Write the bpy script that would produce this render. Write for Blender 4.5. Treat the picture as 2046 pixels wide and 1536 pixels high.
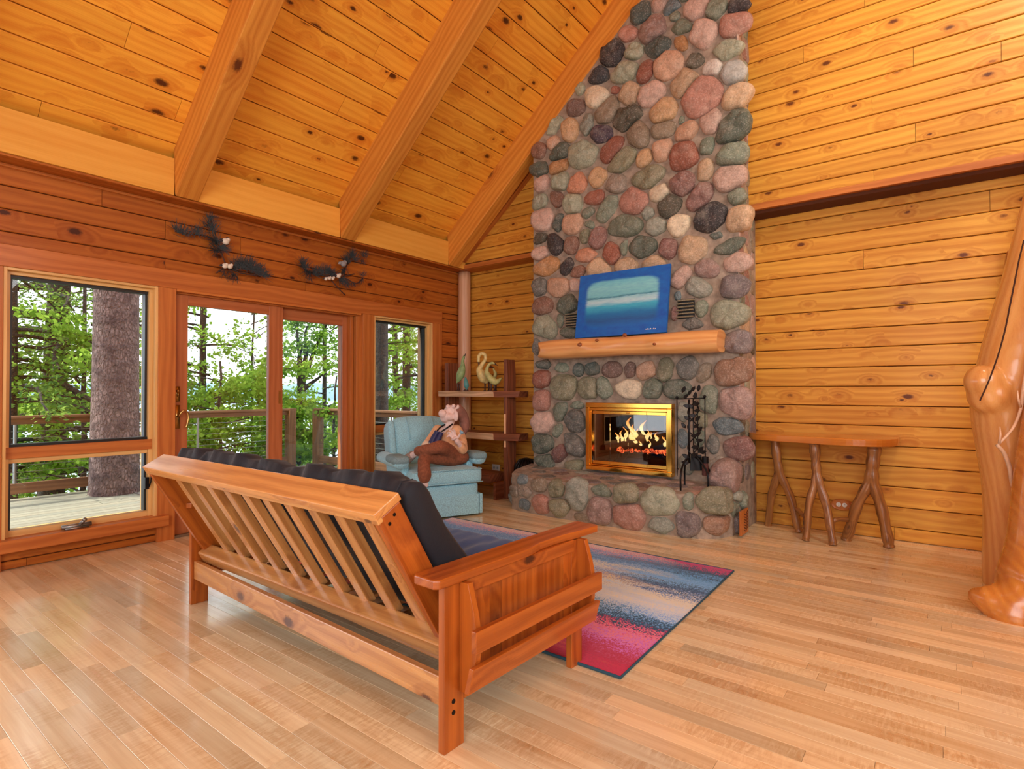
import bpy, math, random
import numpy as np
from mathutils import Vector, Matrix, noise

for o in list(bpy.data.objects):
    bpy.data.objects.remove(o)
S = bpy.context.scene
COL = S.collection
R = math.radians

# ------------------------------------------------------------------ camera
FOC = 1126.0
cam_d = bpy.data.cameras.new('camera')
cam_d.sensor_width = 36
cam_d.lens = FOC / 2046 * 36
cam_d.clip_end = 3000
cam = bpy.data.objects.new('camera', cam_d)
COL.objects.link(cam)
cam.location = (0, 0, 1.3)
cam.rotation_euler = (R(90.65), 0, R(37.44))
S.camera = cam

# ------------------------------------------------------------------ world, sun, lights, exposure
S.view_settings.view_transform = 'Standard'
S.view_settings.look = 'None'
S.view_settings.gamma = 1
S.view_settings.exposure = 0.30
S.view_settings.use_curve_mapping = False
S.cycles.use_denoising = True
S.cycles.max_bounces = 7
S.cycles.diffuse_bounces = 4
S.cycles.glossy_bounces = 3
S.cycles.transmission_bounces = 4
S.cycles.transparent_max_bounces = 12
S.cycles.caustics_reflective = False
S.cycles.caustics_refractive = False
S.cycles.sample_clamp_indirect = 6

W = bpy.data.worlds.new('sky')
S.world = W
W.use_nodes = True
bg = W.node_tree.nodes['Background']
bg.inputs[0].default_value = (0.86, 0.90, 1.0, 1)
bg.inputs[1].default_value = 2.7


def lamp(kind, name, loc, target, energy, color=(1, 1, 1), size=1.0, size_y=None, **kw):
    d = bpy.data.lights.new(name, kind)
    d.energy = energy
    d.color = color
    if kind == 'AREA':
        d.shape = 'RECTANGLE'
        d.size = size
        d.size_y = size_y or size
    for k, v in kw.items():
        setattr(d, k, v)
    o = bpy.data.objects.new(name, d)
    COL.objects.link(o)
    o.location = loc
    o.rotation_euler = (Vector(target) - Vector(loc)).to_track_quat('-Z', 'Y').to_euler()
    return o


# sun over the lake, coming in through the window wall
lamp('SUN', 'sun', (-20, -2, 30), (-20 + 0.50, -2 + 0.42, 30 - 0.86), 5.0, (1.0, 0.95, 0.86), angle=R(1.0))
# added fill lights out of view: behind, right and left of the camera
lamp('AREA', 'rear_fill_light', (0.2, -3.7, 2.6), (-2.2, 5.0, 2.2), 275, (0.93, 0.97, 1.0), 5.0, 3.4)
lamp('AREA', 'side_fill_light', (4.3, 1.6, 3.0), (-3.0, 3.6, 1.6), 150, (0.95, 0.98, 1.0), 4.0, 3.0)
lamp('AREA', 'left_fill_light', (-5.2, -1.3, 1.5), (-2.0, 1.5, 1.2), 45, (0.88, 0.94, 1.0), 2.6, 2.2)
# ceiling track lamps beyond the frame, aimed at the gable wall
lamp('SPOT', 'gable_lamp_light', (0.9, 3.4, 5.4), (0.5, 5.7, 4.0), 260, (1.0, 0.92, 0.74), spot_size=R(100), spot_blend=0.9, shadow_soft_size=0.08)
lamp('SPOT', 'ridge_lamp_light', (-2.6, 2.0, 5.4), (-2.6, 5.6, 3.4), 130, (1.0, 0.97, 0.92), spot_size=R(110), spot_blend=0.9, shadow_soft_size=0.10)

# ------------------------------------------------------------------ camera geometry helpers (pixel of the 2046x1536 frame -> point)
_y, _p = R(37.44), R(0.65)
CF = Vector((-math.sin(_y) * math.cos(_p), math.cos(_y) * math.cos(_p), math.sin(_p)))
CR = Vector((math.cos(_y), math.sin(_y), 0))
CU = CR.cross(CF)
CC = Vector((0, 0, 1.3))


def ray(u, v): return CF + CR * ((u - 1023) / FOC) - CU * ((v - 768) / FOC)
def onz(u, v, z=0.0): d = ray(u, v); return CC + d * ((z - CC.z) / d.z)
def onx(u, v, x): d = ray(u, v); return CC + d * (x / d.x)
def ony(u, v, y): d = ray(u, v); return CC + d * (y / d.y)
def at(u, v, w): return CC + ray(u, v) * w


# ------------------------------------------------------------------ object bookkeeping
def tag(o, label=None, cat=None, group=None, kind=None):
    if label: o['label'] = label
    if cat: o['category'] = cat
    if group: o['group'] = group
    if kind: o['kind'] = kind
    return o


def thing(name, label, cat, loc=(0, 0, 0), rz=0.0, group=None, kind=None):
    o = bpy.data.objects.new(name, None)
    o.empty_display_size = 0.05
    COL.objects.link(o)
    o.location = loc
    o.rotation_euler = (0, 0, rz)
    return tag(o, label, cat, group, kind)


def copy_tree(o, parent=None):
    c = o.copy()
    COL.objects.link(c)
    if parent is not None:
        c.parent = parent
    for ch in [x for x in bpy.data.objects if x.parent == o]:
        copy_tree(ch, c)
    return c


# ------------------------------------------------------------------ mesh builder
class MB:
    def __init__(s):
        s.v = []; s.f = []; s.uv = []; s.c = []

    def add(s, vs, fs, grain=(1, 0, 0), tint=(1, 1, 1), uvs=None, off=None):
        n0 = len(s.v)
        vs = [Vector(p) for p in vs]
        s.v += [tuple(p) for p in vs]
        s.c += [tuple(tint) + (1.0,)] * len(vs)
        g = Vector(grain).normalized()
        if off is None:
            off = (random.uniform(0, 40), random.uniform(0, 40))
        for k, f in enumerate(fs):
            s.f.append(tuple(i + n0 for i in f))
            if uvs is not None:
                s.uv += [(a + off[0], b + off[1]) for a, b in uvs[k]]
                continue
            a, b, c = vs[f[0]], vs[f[1]], vs[f[2]]
            n = (b - a).cross(c - a)
            if n.length < 1e-12: n = Vector((0, 0, 1))
            n.normalize()
            gg = g - n * n.dot(g)
            if gg.length < 0.3:
                gg = n.orthogonal()
                t = n.cross(gg)
                s.uv += [(vs[i].dot(gg) * .3 + off[0], vs[i].dot(t) + off[1]) for i in f]
            else:
                gg.normalize(); t = n.cross(gg)
                s.uv += [(vs[i].dot(gg) + off[0], vs[i].dot(t) + off[1]) for i in f]

    def box(s, lo, hi, M=None, grain=None, tint=(1, 1, 1), ch=0.0):
        lo = Vector(lo); hi = Vector(hi)
        x0, y0, z0 = lo; x1, y1, z1 = hi
        d = hi - lo
        ax = max(range(3), key=lambda i: abs(d[i]))
        if grain is None:
            grain = [(1, 0, 0), (0, 1, 0), (0, 0, 1)][ax]
        vs = [(x0, y0, z0), (x1, y0, z0), (x1, y1, z0), (x0, y1, z0), (x0, y0, z1), (x1, y0, z1), (x1, y1, z1), (x0, y1, z1)]
        fs = [(0, 3, 2, 1), (4, 5, 6, 7), (0, 1, 5, 4), (1, 2, 6, 5), (2, 3, 7, 6), (3, 0, 4, 7)]
        if M is not None:
            vs = [M @ Vector(p) for p in vs]
            grain = M.to_3x3() @ Vector(grain)
        s.add(vs, fs, grain, tint)

    def hexa(s, P, grain, tint=(1, 1, 1)):
        s.add(P, [(0, 3, 2, 1), (4, 5, 6, 7), (0, 1, 5, 4), (1, 2, 6, 5), (2, 3, 7, 6), (3, 0, 4, 7)], grain, tint)

    def prism(s, prof, p0, p1, A, B, tint=(1, 1, 1), off=None):
        """2D profile [(a,b)] in axes A,B swept from p0 to p1"""
        p0 = Vector(p0); p1 = Vector(p1); A = Vector(A); B = Vector(B)
        n = len(prof)
        vs = [p0 + A * a + B * b for a, b in prof] + [p1 + A * a + B * b for a, b in prof]
        fs = [(i, (i + 1) % n, n + (i + 1) % n, n + i) for i in range(n)]
        fs += [tuple(range(n - 1, -1, -1)), tuple(range(n, 2 * n))]
        s.add(vs, fs, (p1 - p0), tint, off=off)

    def tube(s, pts, rad, n=12, tint=(1, 1, 1), caps=True, flat=1.0, off=None, wob=0.0, seed=0):
        pts = [Vector(p) for p in pts]
        if isinstance(rad, (int, float)): rad = [rad] * len(pts)
        vs = []; L = 0.0; Ls = []
        prev = None
        for i, p in enumerate(pts):
            if i: L += (p - pts[i - 1]).length
            Ls.append(L)
            t = (pts[min(i + 1, len(pts) - 1)] - pts[max(i - 1, 0)]).normalized()
            if prev is None:
                a = t.orthogonal().normalized()
            else:
                a = (prev - t * prev.dot(t)).normalized()
            prev = a
            b = t.cross(a)
            for k in range(n):
                q = 2 * math.pi * k / n
                r = rad[i]
                if wob:
                    r *= 1 + wob * noise.noise(Vector((math.cos(q) * 1.3 + seed, math.sin(q) * 1.3, L * 3.1)))
                vs.append(p + a * math.cos(q) * r + b * math.sin(q) * r * flat)
        fs = []; uvs = []
        rm = max(rad)
        for i in range(len(pts) - 1):
            for k in range(n):
                k2 = (k + 1) % n
                fs.append((i * n + k, i * n + k2, (i + 1) * n + k2, (i + 1) * n + k))
                c0 = k / n * 6.283 * rm; c1 = (k + 1) / n * 6.283 * rm
                uvs.append([(Ls[i], c0), (Ls[i], c1), (Ls[i + 1], c1), (Ls[i + 1], c0)])
        if caps:
            m = (len(pts) - 1) * n
            fs.append(tuple(range(n - 1, -1, -1))); uvs.append([(vs[j].x, vs[j].y) for j in range(n - 1, -1, -1)])
            fs.append(tuple(range(m, m + n))); uvs.append([(vs[j].x, vs[j].y) for j in range(m, m + n)])
        s.add(vs, fs, tint=tint, uvs=uvs, off=off)

    def ball(s, c, r, n=14, m=9, rot=None, tint=(1, 1, 1)):
        if isinstance(r, (int, float)): r = (r, r, r)
        vs = []; fs = []
        for j in range(m + 1):
            th = math.pi * j / m
            for k in range(n):
                ph = 2 * math.pi * k / n
                p = Vector((r[0] * math.sin(th) * math.cos(ph), r[1] * math.sin(th) * math.sin(ph), r[2] * math.cos(th)))
                if rot is not None: p = rot @ p
                vs.append(p + Vector(c))
        for j in range(m):
            for k in range(n):
                k2 = (k + 1) % n
                fs.append((j * n + k, (j + 1) * n + k, (j + 1) * n + k2, j * n + k2))
        s.add(vs, fs, (0, 0, 1), tint)

    def lathe(s, prof, c=(0, 0, 0), n=24, tint=(1, 1, 1), M=None):
        vs = []; fs = []
        for r, z in prof:
            for k in range(n):
                a = 2 * math.pi * k / n
                p = Vector((r * math.cos(a), r * math.sin(a), z))
                if M is not None: p = M @ p
                vs.append(p + Vector(c))
        m = len(prof)
        for j in range(m - 1):
            for k in range(n):
                k2 = (k + 1) % n
                fs.append((j * n + k, j * n + k2, (j + 1) * n + k2, (j + 1) * n + k))
        fs.append(tuple(range(n - 1, -1, -1))); fs.append(tuple(range((m - 1) * n, m * n)))
        s.add(vs, fs, (0, 0, 1), tint)

    def build(s, name, mat, parent=None, smooth=False, bevel=0.0, seg=2, remesh=0.0, sm=0, subsurf=0):
        me = bpy.data.meshes.new(name)
        me.from_pydata(s.v, [], s.f)
        uv = me.uv_layers.new(name='UVMap')
        uv.data.foreach_set('uv', np.array(s.uv, dtype=np.float32).ravel())
        ca = me.color_attributes.new('tint', 'FLOAT_COLOR', 'POINT')
        ca.data.foreach_set('color', np.array(s.c, dtype=np.float32).ravel())
        me.materials.append(mat)
        if smooth:
            me.polygons.foreach_set('use_smooth', [True] * len(me.polygons))
        me.update()
        o = bpy.data.objects.new(name, me)
        COL.objects.link(o)
        if parent is not None: o.parent = parent
        if bevel:
            b = o.modifiers.new('b', 'BEVEL'); b.width = bevel; b.segments = seg; b.limit_method = 'ANGLE'; b.angle_limit = R(40)
        if subsurf:
            b = o.modifiers.new('s', 'SUBSURF'); b.levels = subsurf; b.render_levels = subsurf
        if remesh:
            b = o.modifiers.new('r', 'REMESH'); b.mode = 'VOXEL'; b.voxel_size = remesh; b.use_smooth_shade = True
            if sm:
                b = o.modifiers.new('s', 'SMOOTH'); b.iterations = sm; b.factor = 0.6
        return o


def sp(pts, n=6):
    """catmull-rom through points (tuples of any length)"""
    P = [np.array(p, float) for p in pts]
    P = [2 * P[0] - P[1]] + P + [2 * P[-1] - P[-2]]
    out = []
    for i in range(1, len(P) - 2):
        for k in range(n):
            t = k / n
            out.append(0.5 * ((2 * P[i]) + (-P[i - 1] + P[i + 1]) * t + (2 * P[i - 1] - 5 * P[i] + 4 * P[i + 1] - P[i + 2]) * t * t + (-P[i - 1] + 3 * P[i] - 3 * P[i + 1] + P[i + 2]) * t ** 3))
    out.append(P[-2])
    return out


def jit(a=0.06):
    k = 1 + random.uniform(-a, a)
    h = random.uniform(-a, a) * .35
    return (k * (1 + h), k, k * (1 - h))


# ------------------------------------------------------------------ materials
def lin(r, g, b):
    f = lambda c: (c / 255 / 12.92) if c / 255 <= 0.04045 else ((c / 255 + 0.055) / 1.055) ** 2.4
    return (f(r), f(g), f(b), 1)


class NT:
    def __init__(s, name):
        s.m = bpy.data.materials.new(name)
        s.m.use_nodes = True
        s.t = s.m.node_tree
        s.t.nodes.clear()
        s.out = s.t.nodes.new('ShaderNodeOutputMaterial')

    def n(s, typ, ins=None, **kw):
        nd = s.t.nodes.new('ShaderNode' + typ)
        for k, v in kw.items(): setattr(nd, k, v)
        for k, v in (ins or {}).items():
            sock = nd.inputs[k]
            if isinstance(v, bpy.types.NodeSocket): s.t.links.new(v, sock)
            else: sock.default_value = v
        return nd

    def math(s, op, a, b=0.0, c=0.0, clamp=False):
        nd = s.n('Math', {0: a, 1: b, 2: c}, operation=op); nd.use_clamp = clamp
        return nd.outputs[0]

    def mix(s, f, a, b, blend='MIX'):
        nd = s.t.nodes.new('ShaderNodeMix'); nd.data_type = 'RGBA'; nd.blend_type = blend
        for i, v in ((0, f), (6, a), (7, b)):
            if isinstance(v, bpy.types.NodeSocket): s.t.links.new(v, nd.inputs[i])
            else: nd.inputs[i].default_value = v
        return nd.outputs[2]

    def ramp(s, f, stops, interp='LINEAR'):
        nd = s.n('ValToRGB', {0: f}); cr = nd.color_ramp; cr.interpolation = interp
        while len(cr.elements) < len(stops): cr.elements.new(0.5)
        for e, (p, c) in zip(cr.elements, stops):
            e.position = p; e.color = c if len(c) == 4 else tuple(c) + (1,)
        return nd.outputs[0]

    def noise(s, vec, scale, detail=3.0, rough=0.5, dist=0.0):
        nd = s.n('TexNoise', {'Vector': vec, 'Scale': scale, 'Detail': detail, 'Roughness': rough, 'Distortion': dist})
        return nd.outputs[0]

    def mapv(s, vec, scale=(1, 1, 1), loc=(0, 0, 0), rot=(0, 0, 0)):
        return s.n('Mapping', {'Vector': vec, 'Scale': scale, 'Location': loc, 'Rotation': rot}).outputs[0]

    def bsdf(s, **ins):
        b = s.n('BsdfPrincipled', {k.replace('_', ' '): v for k, v in ins.items()})
        s.t.links.new(b.outputs[0], s.out.inputs[0])
        return b

    def bump(s, h, strength=0.3, dist=0.01):
        return s.n('Bump', {'Height': h, 'Strength': strength, 'Distance': dist}).outputs[0]


def wood(name, light, dark, knot=(60, 28, 12), kn=0.5, ks=4.0, kr=0.05, rough=0.35, coat=0.15, fig=0.0, fine=1.0, obj=None, spec=0.5, lumps=0.0, tintv=True, band=1.0):
    """grain runs along u (UV in metres); obj = axis letter to use object coordinates instead"""
    t = NT(name)
    tc = t.n('TexCoord')
    if obj:
        rot = {'x': (0, 0, 0), 'y': (0, 0, R(90)), 'z': (0, R(90), 0)}[obj]
        vec = t.mapv(tc.outputs['Object'], rot=rot)
    else:
        vec = tc.outputs['UV']
    # knots
    kv = t.n('TexVoronoi', {'Vector': t.mapv(vec, (ks * .55, ks, ks)), 'Scale': 1.0, 'Randomness': 1.0})
    kd = kv.outputs['Distance']
    kc = t.n('SeparateColor', {0: kv.outputs['Color']})
    pick = t.math('GREATER_THAN', kc.outputs[0], 1 - kn)
    size = t.math('MULTIPLY_ADD', kc.outputs[1], kr * 1.1, kr * .45)
    wob = t.math('MULTIPLY_ADD', t.noise(vec, 60, 2), kr * .8, -kr * .4)
    kdw = t.math('ADD', kd, wob)
    rel = t.math('DIVIDE', kdw, size)
    core = t.math('MULTIPLY', pick, t.n('MapRange', {0: rel, 1: 0.65, 2: 1.15, 3: 1.0, 4: 0.0}).outputs[0])
    halo = t.math('MULTIPLY', pick, t.n('MapRange', {0: rel, 1: 1.0, 2: 3.6, 3: 1.0, 4: 0.0}).outputs[0])
    # grain
    warp = t.noise(t.mapv(vec, (.9, 5, 5)), 1.0, 3, .55)
    x = t.n('SeparateXYZ', {0: vec})
    ring = t.math('MULTIPLY_ADD', warp, 2.4, t.math('MULTIPLY', x.outputs[1], 14.0))
    ring = t.math('MULTIPLY_ADD', halo, 1.6, ring)
    if obj: ring = t.math('MULTIPLY_ADD', x.outputs[2], 9.0, ring)
    wave = t.math('MULTIPLY_ADD', t.math('SINE', t.math('MULTIPLY', ring, 7.0)), 0.5, 0.5)
    streak = t.noise(t.mapv(vec, (2.2, 150 * fine, 150 * fine)), 1.0, 3, .6)
    broad = t.noise(t.mapv(vec, (.7, 7, 7)), 1.0, 2, .5)
    f = t.math('MULTIPLY_ADD', wave, 0.42 * band, t.math('MULTIPLY_ADD', streak, 0.8, t.math('MULTIPLY_ADD', broad, 0.9, -0.70)), clamp=True)
    if fig:
        cross = t.noise(t.mapv(vec, (70, 14, 14)), 1.0, 4, .65, .6)
        patch = t.n('MapRange', {0: t.noise(t.mapv(vec, (2.2, 5, 5)), 1.0, 1), 1: .42, 2: .66, 3: 0.0, 4: 1.0}).outputs[0]
        f = t.math('MULTIPLY_ADD', t.math('MULTIPLY', patch, t.math('SUBTRACT', cross, .38)), fig, f, clamp=True)
    col = t.mix(f, lin(*light), lin(*dark))
    col = t.mix(t.math('MULTIPLY', halo, .38), col, lin(dark[0] * .9, dark[1] * .78, dark[2] * .7))
    col = t.mix(t.math('MULTIPLY', core, .92), col, lin(*knot))
    if tintv:
        at_ = t.n('Attribute', attribute_name='tint')
        col = t.mix(1.0, col, at_.outputs[0], 'MULTIPLY')
    h = t.math('MULTIPLY_ADD', streak, 0.5, t.math('MULTIPLY', core, -.6))
    if lumps:
        h = t.math('MULTIPLY_ADD', t.noise(vec, 9, 3), lumps, h)
    rg = t.math('MULTIPLY_ADD', f, 0.14, rough)
    t.bsdf(Base_Color=col, Roughness=rg, Coat_Weight=coat, Coat_Roughness=0.12, Normal=t.bump(h, .25, .003), Specular_IOR_Level=spec)
    return t.m


def plain(name, rgb, rough=0.6, metal=0.0, coat=0.0, vary=0.0, vs=8, bump=0.0, bs=200, spec=0.5, emit=None, es=0.0, sheen=0.0, tintv=False):
    t = NT(name)
    tc = t.n('TexCoord').outputs['Object']
    col = lin(*rgb)
    if vary:
        nn = t.noise(tc, vs, 4, .6)
        col = t.mix(t.n('MapRange', {0: nn, 1: .3, 2: .7}).outputs[0], lin(*[c * (1 - vary) for c in rgb]), lin(*[min(255, c * (1 + vary)) for c in rgb]))
    if tintv:
        col = t.mix(1.0, col, t.n('Attribute', attribute_name='tint').outputs[0], 'MULTIPLY')
    ins = dict(Base_Color=col, Roughness=rough, Metallic=metal, Coat_Weight=coat, Specular_IOR_Level=spec)
    if sheen: ins['Sheen_Weight'] = sheen
    if bump: ins['Normal'] = t.bump(t.noise(tc, bs, 3, .6), bump, .004)
    if emit:
        ins['Emission_Color'] = lin(*emit); ins['Emission_Strength'] = es
    t.bsdf(**ins)
    return t.m


M_ceil = wood('ceiling_pine', (254, 186, 68), (216, 114, 22), knot=(62, 22, 8), kn=.72, ks=6.4, kr=.15, rough=.42, coat=.06, band=.6, spec=.3)
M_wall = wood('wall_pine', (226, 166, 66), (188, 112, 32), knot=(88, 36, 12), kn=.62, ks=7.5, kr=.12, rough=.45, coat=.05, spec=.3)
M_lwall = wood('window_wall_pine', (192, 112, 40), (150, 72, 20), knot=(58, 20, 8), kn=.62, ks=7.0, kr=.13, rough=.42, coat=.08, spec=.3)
M_trim = wood('fir_trim', (204, 126, 60), (164, 84, 32), kn=.02, rough=.4, coat=.1, fine=.8, spec=.4)
M_dtrim = wood('door_fir', (196, 118, 70), (160, 84, 42), kn=0, rough=.4, coat=.12, spec=.4)
M_fascia = wood('fascia_pine', (244, 184, 84), (224, 148, 48), knot=(84, 38, 14), kn=.4, ks=2.9, kr=.11, rough=.42, coat=.06, band=.5, spec=.3)
M_beam = wood('rafter_fir', (226, 156, 66), (190, 108, 34), knot=(86, 40, 16), kn=.3, ks=3.4, kr=.09, rough=.48, coat=.03, spec=.3)
M_floor = wood('maple_floor', (250, 232, 190), (208, 168, 116), knot=(130, 84, 48), kn=.05, ks=4, kr=.05, rough=.17, coat=.5, fig=2.2, fine=.4, band=.4)
M_futon = wood('futon_pine', (192, 104, 36), (132, 56, 12), knot=(60, 20, 8), kn=.3, ks=5, kr=.11, rough=.3, coat=.3, spec=.4)
M_slat = wood('futon_slat_pine', (214, 156, 92), (160, 98, 48), knot=(70, 32, 16), kn=.45, ks=7, kr=.13, rough=.26, coat=.5)
M_burl = wood('burl_log', (232, 170, 100), (204, 126, 54), knot=(96, 48, 24), kn=.12, ks=4, kr=.05, rough=.26, coat=.5, obj='z', lumps=1.0, tintv=False)
M_mantel = wood('mantel_log', (244, 188, 120), (214, 132, 62), knot=(110, 52, 24), kn=.16, ks=4, kr=.08, rough=.32, coat=.35)
M_branch = wood('peeled_branch', (176, 120, 66), (84, 42, 18), knot=(50, 26, 14), kn=.5, ks=9, kr=.14, rough=.34, coat=.35, fine=.5)
M_table = wood('table_slab', (214, 134, 52), (170, 88, 24), kn=.1, ks=5, rough=.16, coat=.6)
M_barn = wood('barn_wood', (152, 88, 56), (84, 40, 22), knot=(40, 20, 12), kn=.3, ks=6, rough=.5, coat=.1, fine=.5)
M_barn_edge = wood('sawn_live_edge', (226, 184, 142), (166, 116, 78), knot=(110, 70, 46), kn=.3, ks=9, rough=.6, coat=0, fine=.4, lumps=1.5)
M_post = wood('peeled_post', (224, 180, 142), (196, 136, 92), knot=(120, 64, 36), kn=.15, ks=5, kr=.04, rough=.4, coat=.15)
M_deck = wood('deck_boards', (150, 144, 122), (108, 100, 82), kn=.03, rough=.7, coat=0, fine=.6)
M_rail = wood('deck_rail', (142, 98, 62), (98, 62, 38), kn=.05, rough=.6, coat=0)
M_brass = plain('polished_brass', (244, 190, 86), .14, 1.0)
M_brass_old = plain('aged_brass', (196, 160, 96), .3, 1.0)
M_iron = plain('black_iron', (24, 24, 26), .4, .6)
M_dark = plain('window_gasket', (30, 34, 34), .4)
M_metal = plain('brushed_metal', (150, 150, 146), .35, .9)
M_gap = plain('board_shadow_gap', (84, 40, 12), .9)
M_black = plain('futon_black_cover', (11, 18, 30), .75, bump=.3, bs=60, sheen=.1)
M_black_lit = plain('futon_cover_blue_lit', (44, 92, 168), .85, bump=.3, bs=60, sheen=.2)  # black cover with the blue light of the seat put into its colour
M_chair = plain('teal_tweed', (154, 210, 232), .85, vary=.14, vs=120, bump=.4, bs=300, sheen=.3)
M_mortar = plain('mortar', (160, 144, 128), .95, vary=.16, vs=14, bump=.9, bs=50)
M_white = plain('white_plastic', (236, 232, 222), .35)


def glass_mat():
    t = NT('window_glass')
    fr = t.n('Fresnel', {'IOR': 1.45}).outputs[0]
    tr = t.n('BsdfTransparent', {'Color': (.97, .985, .975, 1)}).outputs[0]
    gl = t.n('BsdfGlossy', {'Color': (1, 1, 1, 1), 'Roughness': 0.0}).outputs[0]
    mx = t.n('MixShader', {0: fr, 1: tr, 2: gl}).outputs[0]
    t.t.links.new(mx, t.out.inputs[0])
    return t.m


M_glass = glass_mat()

# =================================================================== the room shell
WX, BY = -5.4, 5.94            # window wall plane, gable wall plane
SL = 0.87                      # roof slope
RX = 0.2                       # ridge


CZ = 3.165                     # ceiling height above the window wall
UY = 5.70                      # plane of the upper gable wall, overhanging the lower one


def ceil_z(x): return CZ + SL * (x + 5.4) if x < RX else CZ + SL * (RX + 5.4) - SL * (x - RX)


def span_slope(a): return (-5.4 + (a - CZ) / SL, RX + (CZ + SL * (RX + 5.4) - a) / SL)


def boards(name, mat, org, U, V, N, rows, span, joints=(2.0, 4.0), th=.022, ch=.0085, tint=.07, forced=None, kind='structure', parent=None, core=True, jg=.0015):
    mb = MB(); U = Vector(U); V = Vector(V); N = Vector(N); org = Vector(org)
    for (v0, v1) in rows:
        lo, hi = span((v0 + v1) / 2, v1)
        if hi - lo < .05: continue
        cuts = [lo]
        if forced is not None:
            cuts += [a for a, z in forced if v0 <= z < v1 and lo < a < hi]
            x = max(cuts[-1], .6) + random.uniform(.3, 2)
        else:
            x = lo + random.uniform(.3, joints[1])
        while x < hi - .2:
            cuts.append(x); x += random.uniform(*joints)
        cuts.append(hi)
        cuts.sort()
        p = v1 - v0
        for a, b in zip(cuts, cuts[1:]):
            g_ = ch * .4
            prof = [(g_, -th), (g_, -ch * .6), (ch, 0), (p - ch, 0), (p - g_, -ch * .6), (p - g_, -th)]
            mb.prism(prof, org + U * (a + jg) + V * v0, org + U * (b - jg) + V * v0, V, N, jit(tint))
    return tag(mb.build(name, mat, parent), kind=kind if parent is None else None)


def rowlist(a, b, p):
    out = []; z = a
    while z < b - .02:
        out.append((z, min(z + p, b))); z += p
    return out


random.seed(3)
boards('floor', M_floor, (0, 0, 0), (1, 0, 0), (0, 1, 0), (0, 0, 1), rowlist(-4.0, 5.99, .0826), lambda a, b: (-5.42, 4.6), (.35, 1.7), th=.02, ch=.0012, tint=.17, jg=.0006)
sub = MB(); sub.box((-5.42, -4, -.25), (4.6, 6, -.022)); sub.build('subfloor', M_gap, bpy.data.objects['floor'])

# window wall
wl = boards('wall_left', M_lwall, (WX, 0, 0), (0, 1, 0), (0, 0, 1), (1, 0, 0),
            [(2.36, 2.459), (2.459, 2.625), (2.625, 2.794), (2.794, 2.95)], lambda a, b: (-4, 5.94), forced=[(2.06, 2.727), (2.06, 2.40), (4.218, 2.544)])
mb = MB()
for (a, b, z0, z1) in ((-4, -2.7, 0, 2.2), (.6, .99, 0, 2.2), (2.0, 2.14, 0, 2.2), (4.12, 4.32, 0, 2.2), (5.29, 6.1, 0, 2.2), (-4, 6.1, 2.2, 3.1), (.99, 2.0, -.3, .15), (4.32, 5.29, -.3, .15), (-2.7, .6, -.3, .15), (2.14, 4.12, -.3, -.005)):
    mb.box((-5.64, a, z0), (-5.42, b, z1), grain=(0, 1, 0))
mb.build('wall_core', M_gap, wl)
mb = MB()
mb.box((-5.42, -4, 2.925), (-5.375, 5.94, 2.95), grain=(0, 1, 0))
mb.build('top_board', M_trim, wl, bevel=.006)
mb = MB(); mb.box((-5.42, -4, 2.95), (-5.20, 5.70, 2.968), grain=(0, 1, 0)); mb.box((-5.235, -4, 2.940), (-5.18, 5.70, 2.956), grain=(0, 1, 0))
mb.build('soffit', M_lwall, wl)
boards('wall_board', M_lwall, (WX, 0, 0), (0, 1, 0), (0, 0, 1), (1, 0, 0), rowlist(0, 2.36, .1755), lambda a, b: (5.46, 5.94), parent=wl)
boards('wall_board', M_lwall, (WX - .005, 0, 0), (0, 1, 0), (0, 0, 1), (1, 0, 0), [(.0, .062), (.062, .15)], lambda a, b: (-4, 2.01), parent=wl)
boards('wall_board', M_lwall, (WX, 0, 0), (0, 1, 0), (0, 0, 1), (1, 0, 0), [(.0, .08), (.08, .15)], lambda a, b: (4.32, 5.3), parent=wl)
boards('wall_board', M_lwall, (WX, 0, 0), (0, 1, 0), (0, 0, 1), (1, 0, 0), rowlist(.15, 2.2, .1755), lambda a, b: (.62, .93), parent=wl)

# gable wall in two runs, left and right of the chimney
fj = [(.308, 2.857), (-.565, 2.497), (.41, 2.257), (-.349, .081)]
fu = [(-1.0, 4.38), (-.18, 4.08), (.37, 3.92), (-.47, 3.75), (-.17, 3.43), (-.46, 3.12), (-.52, 4.66)]
rows = lower = [(0, .113)] + [(.113 + k * .1755, .113 + (k + 1) * .1755) for k in range(17)]
rows[-1] = (rows[-1][0], 3.03)
upper = [(3.03, 3.193)] + [(3.193 + k * .159, 3.193 + (k + 1) * .159) for k in range(31)]


def spanL(a, b): return (max(-5.4, span_slope(a)[0]), -3.70)
def spanR(a, b): return (-1.60, min(4.6, span_slope(a)[1]))


wb = boards('wall_back', M_wall, (0, BY, 0), (1, 0, 0), (0, 0, 1), (0, -1, 0), rows, spanR, forced=fj)
boards('wall_run', M_wall, (0, BY, 0), (1, 0, 0), (0, 0, 1), (0, -1, 0), rows, spanL, forced=[(-9, 0)], parent=wb)
boards('upper_run', M_wall, (0, UY, 0), (1, 0, 0), (0, 0, 1), (0, -1, 0), [r for r in upper if r[1] < 5], spanL, forced=[(-9, 0)], parent=wb)
boards('upper_run', M_wall, (0, UY, 0), (1, 0, 0), (0, 0, 1), (0, -1, 0), upper, spanR, forced=fu, parent=wb)
mb = MB()
mb.prism([(-5.6, 3.0), (-3.5, 3.0), (-3.5, 4.80), (-5.6, 3.02)], (0, UY + .021, 0), (0, BY + .1, 0), (1, 0, 0), (0, 0, 1)); mb.prism([(-2.0, 3.0), (4.7, 3.0), (4.7, 4.1), (RX, 8.0), (-2.0, 6.1)], (0, UY + .021, 0), (0, BY + .1, 0), (1, 0, 0), (0, 0, 1))
mb.build('upper_core', M_gap, wb)
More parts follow.
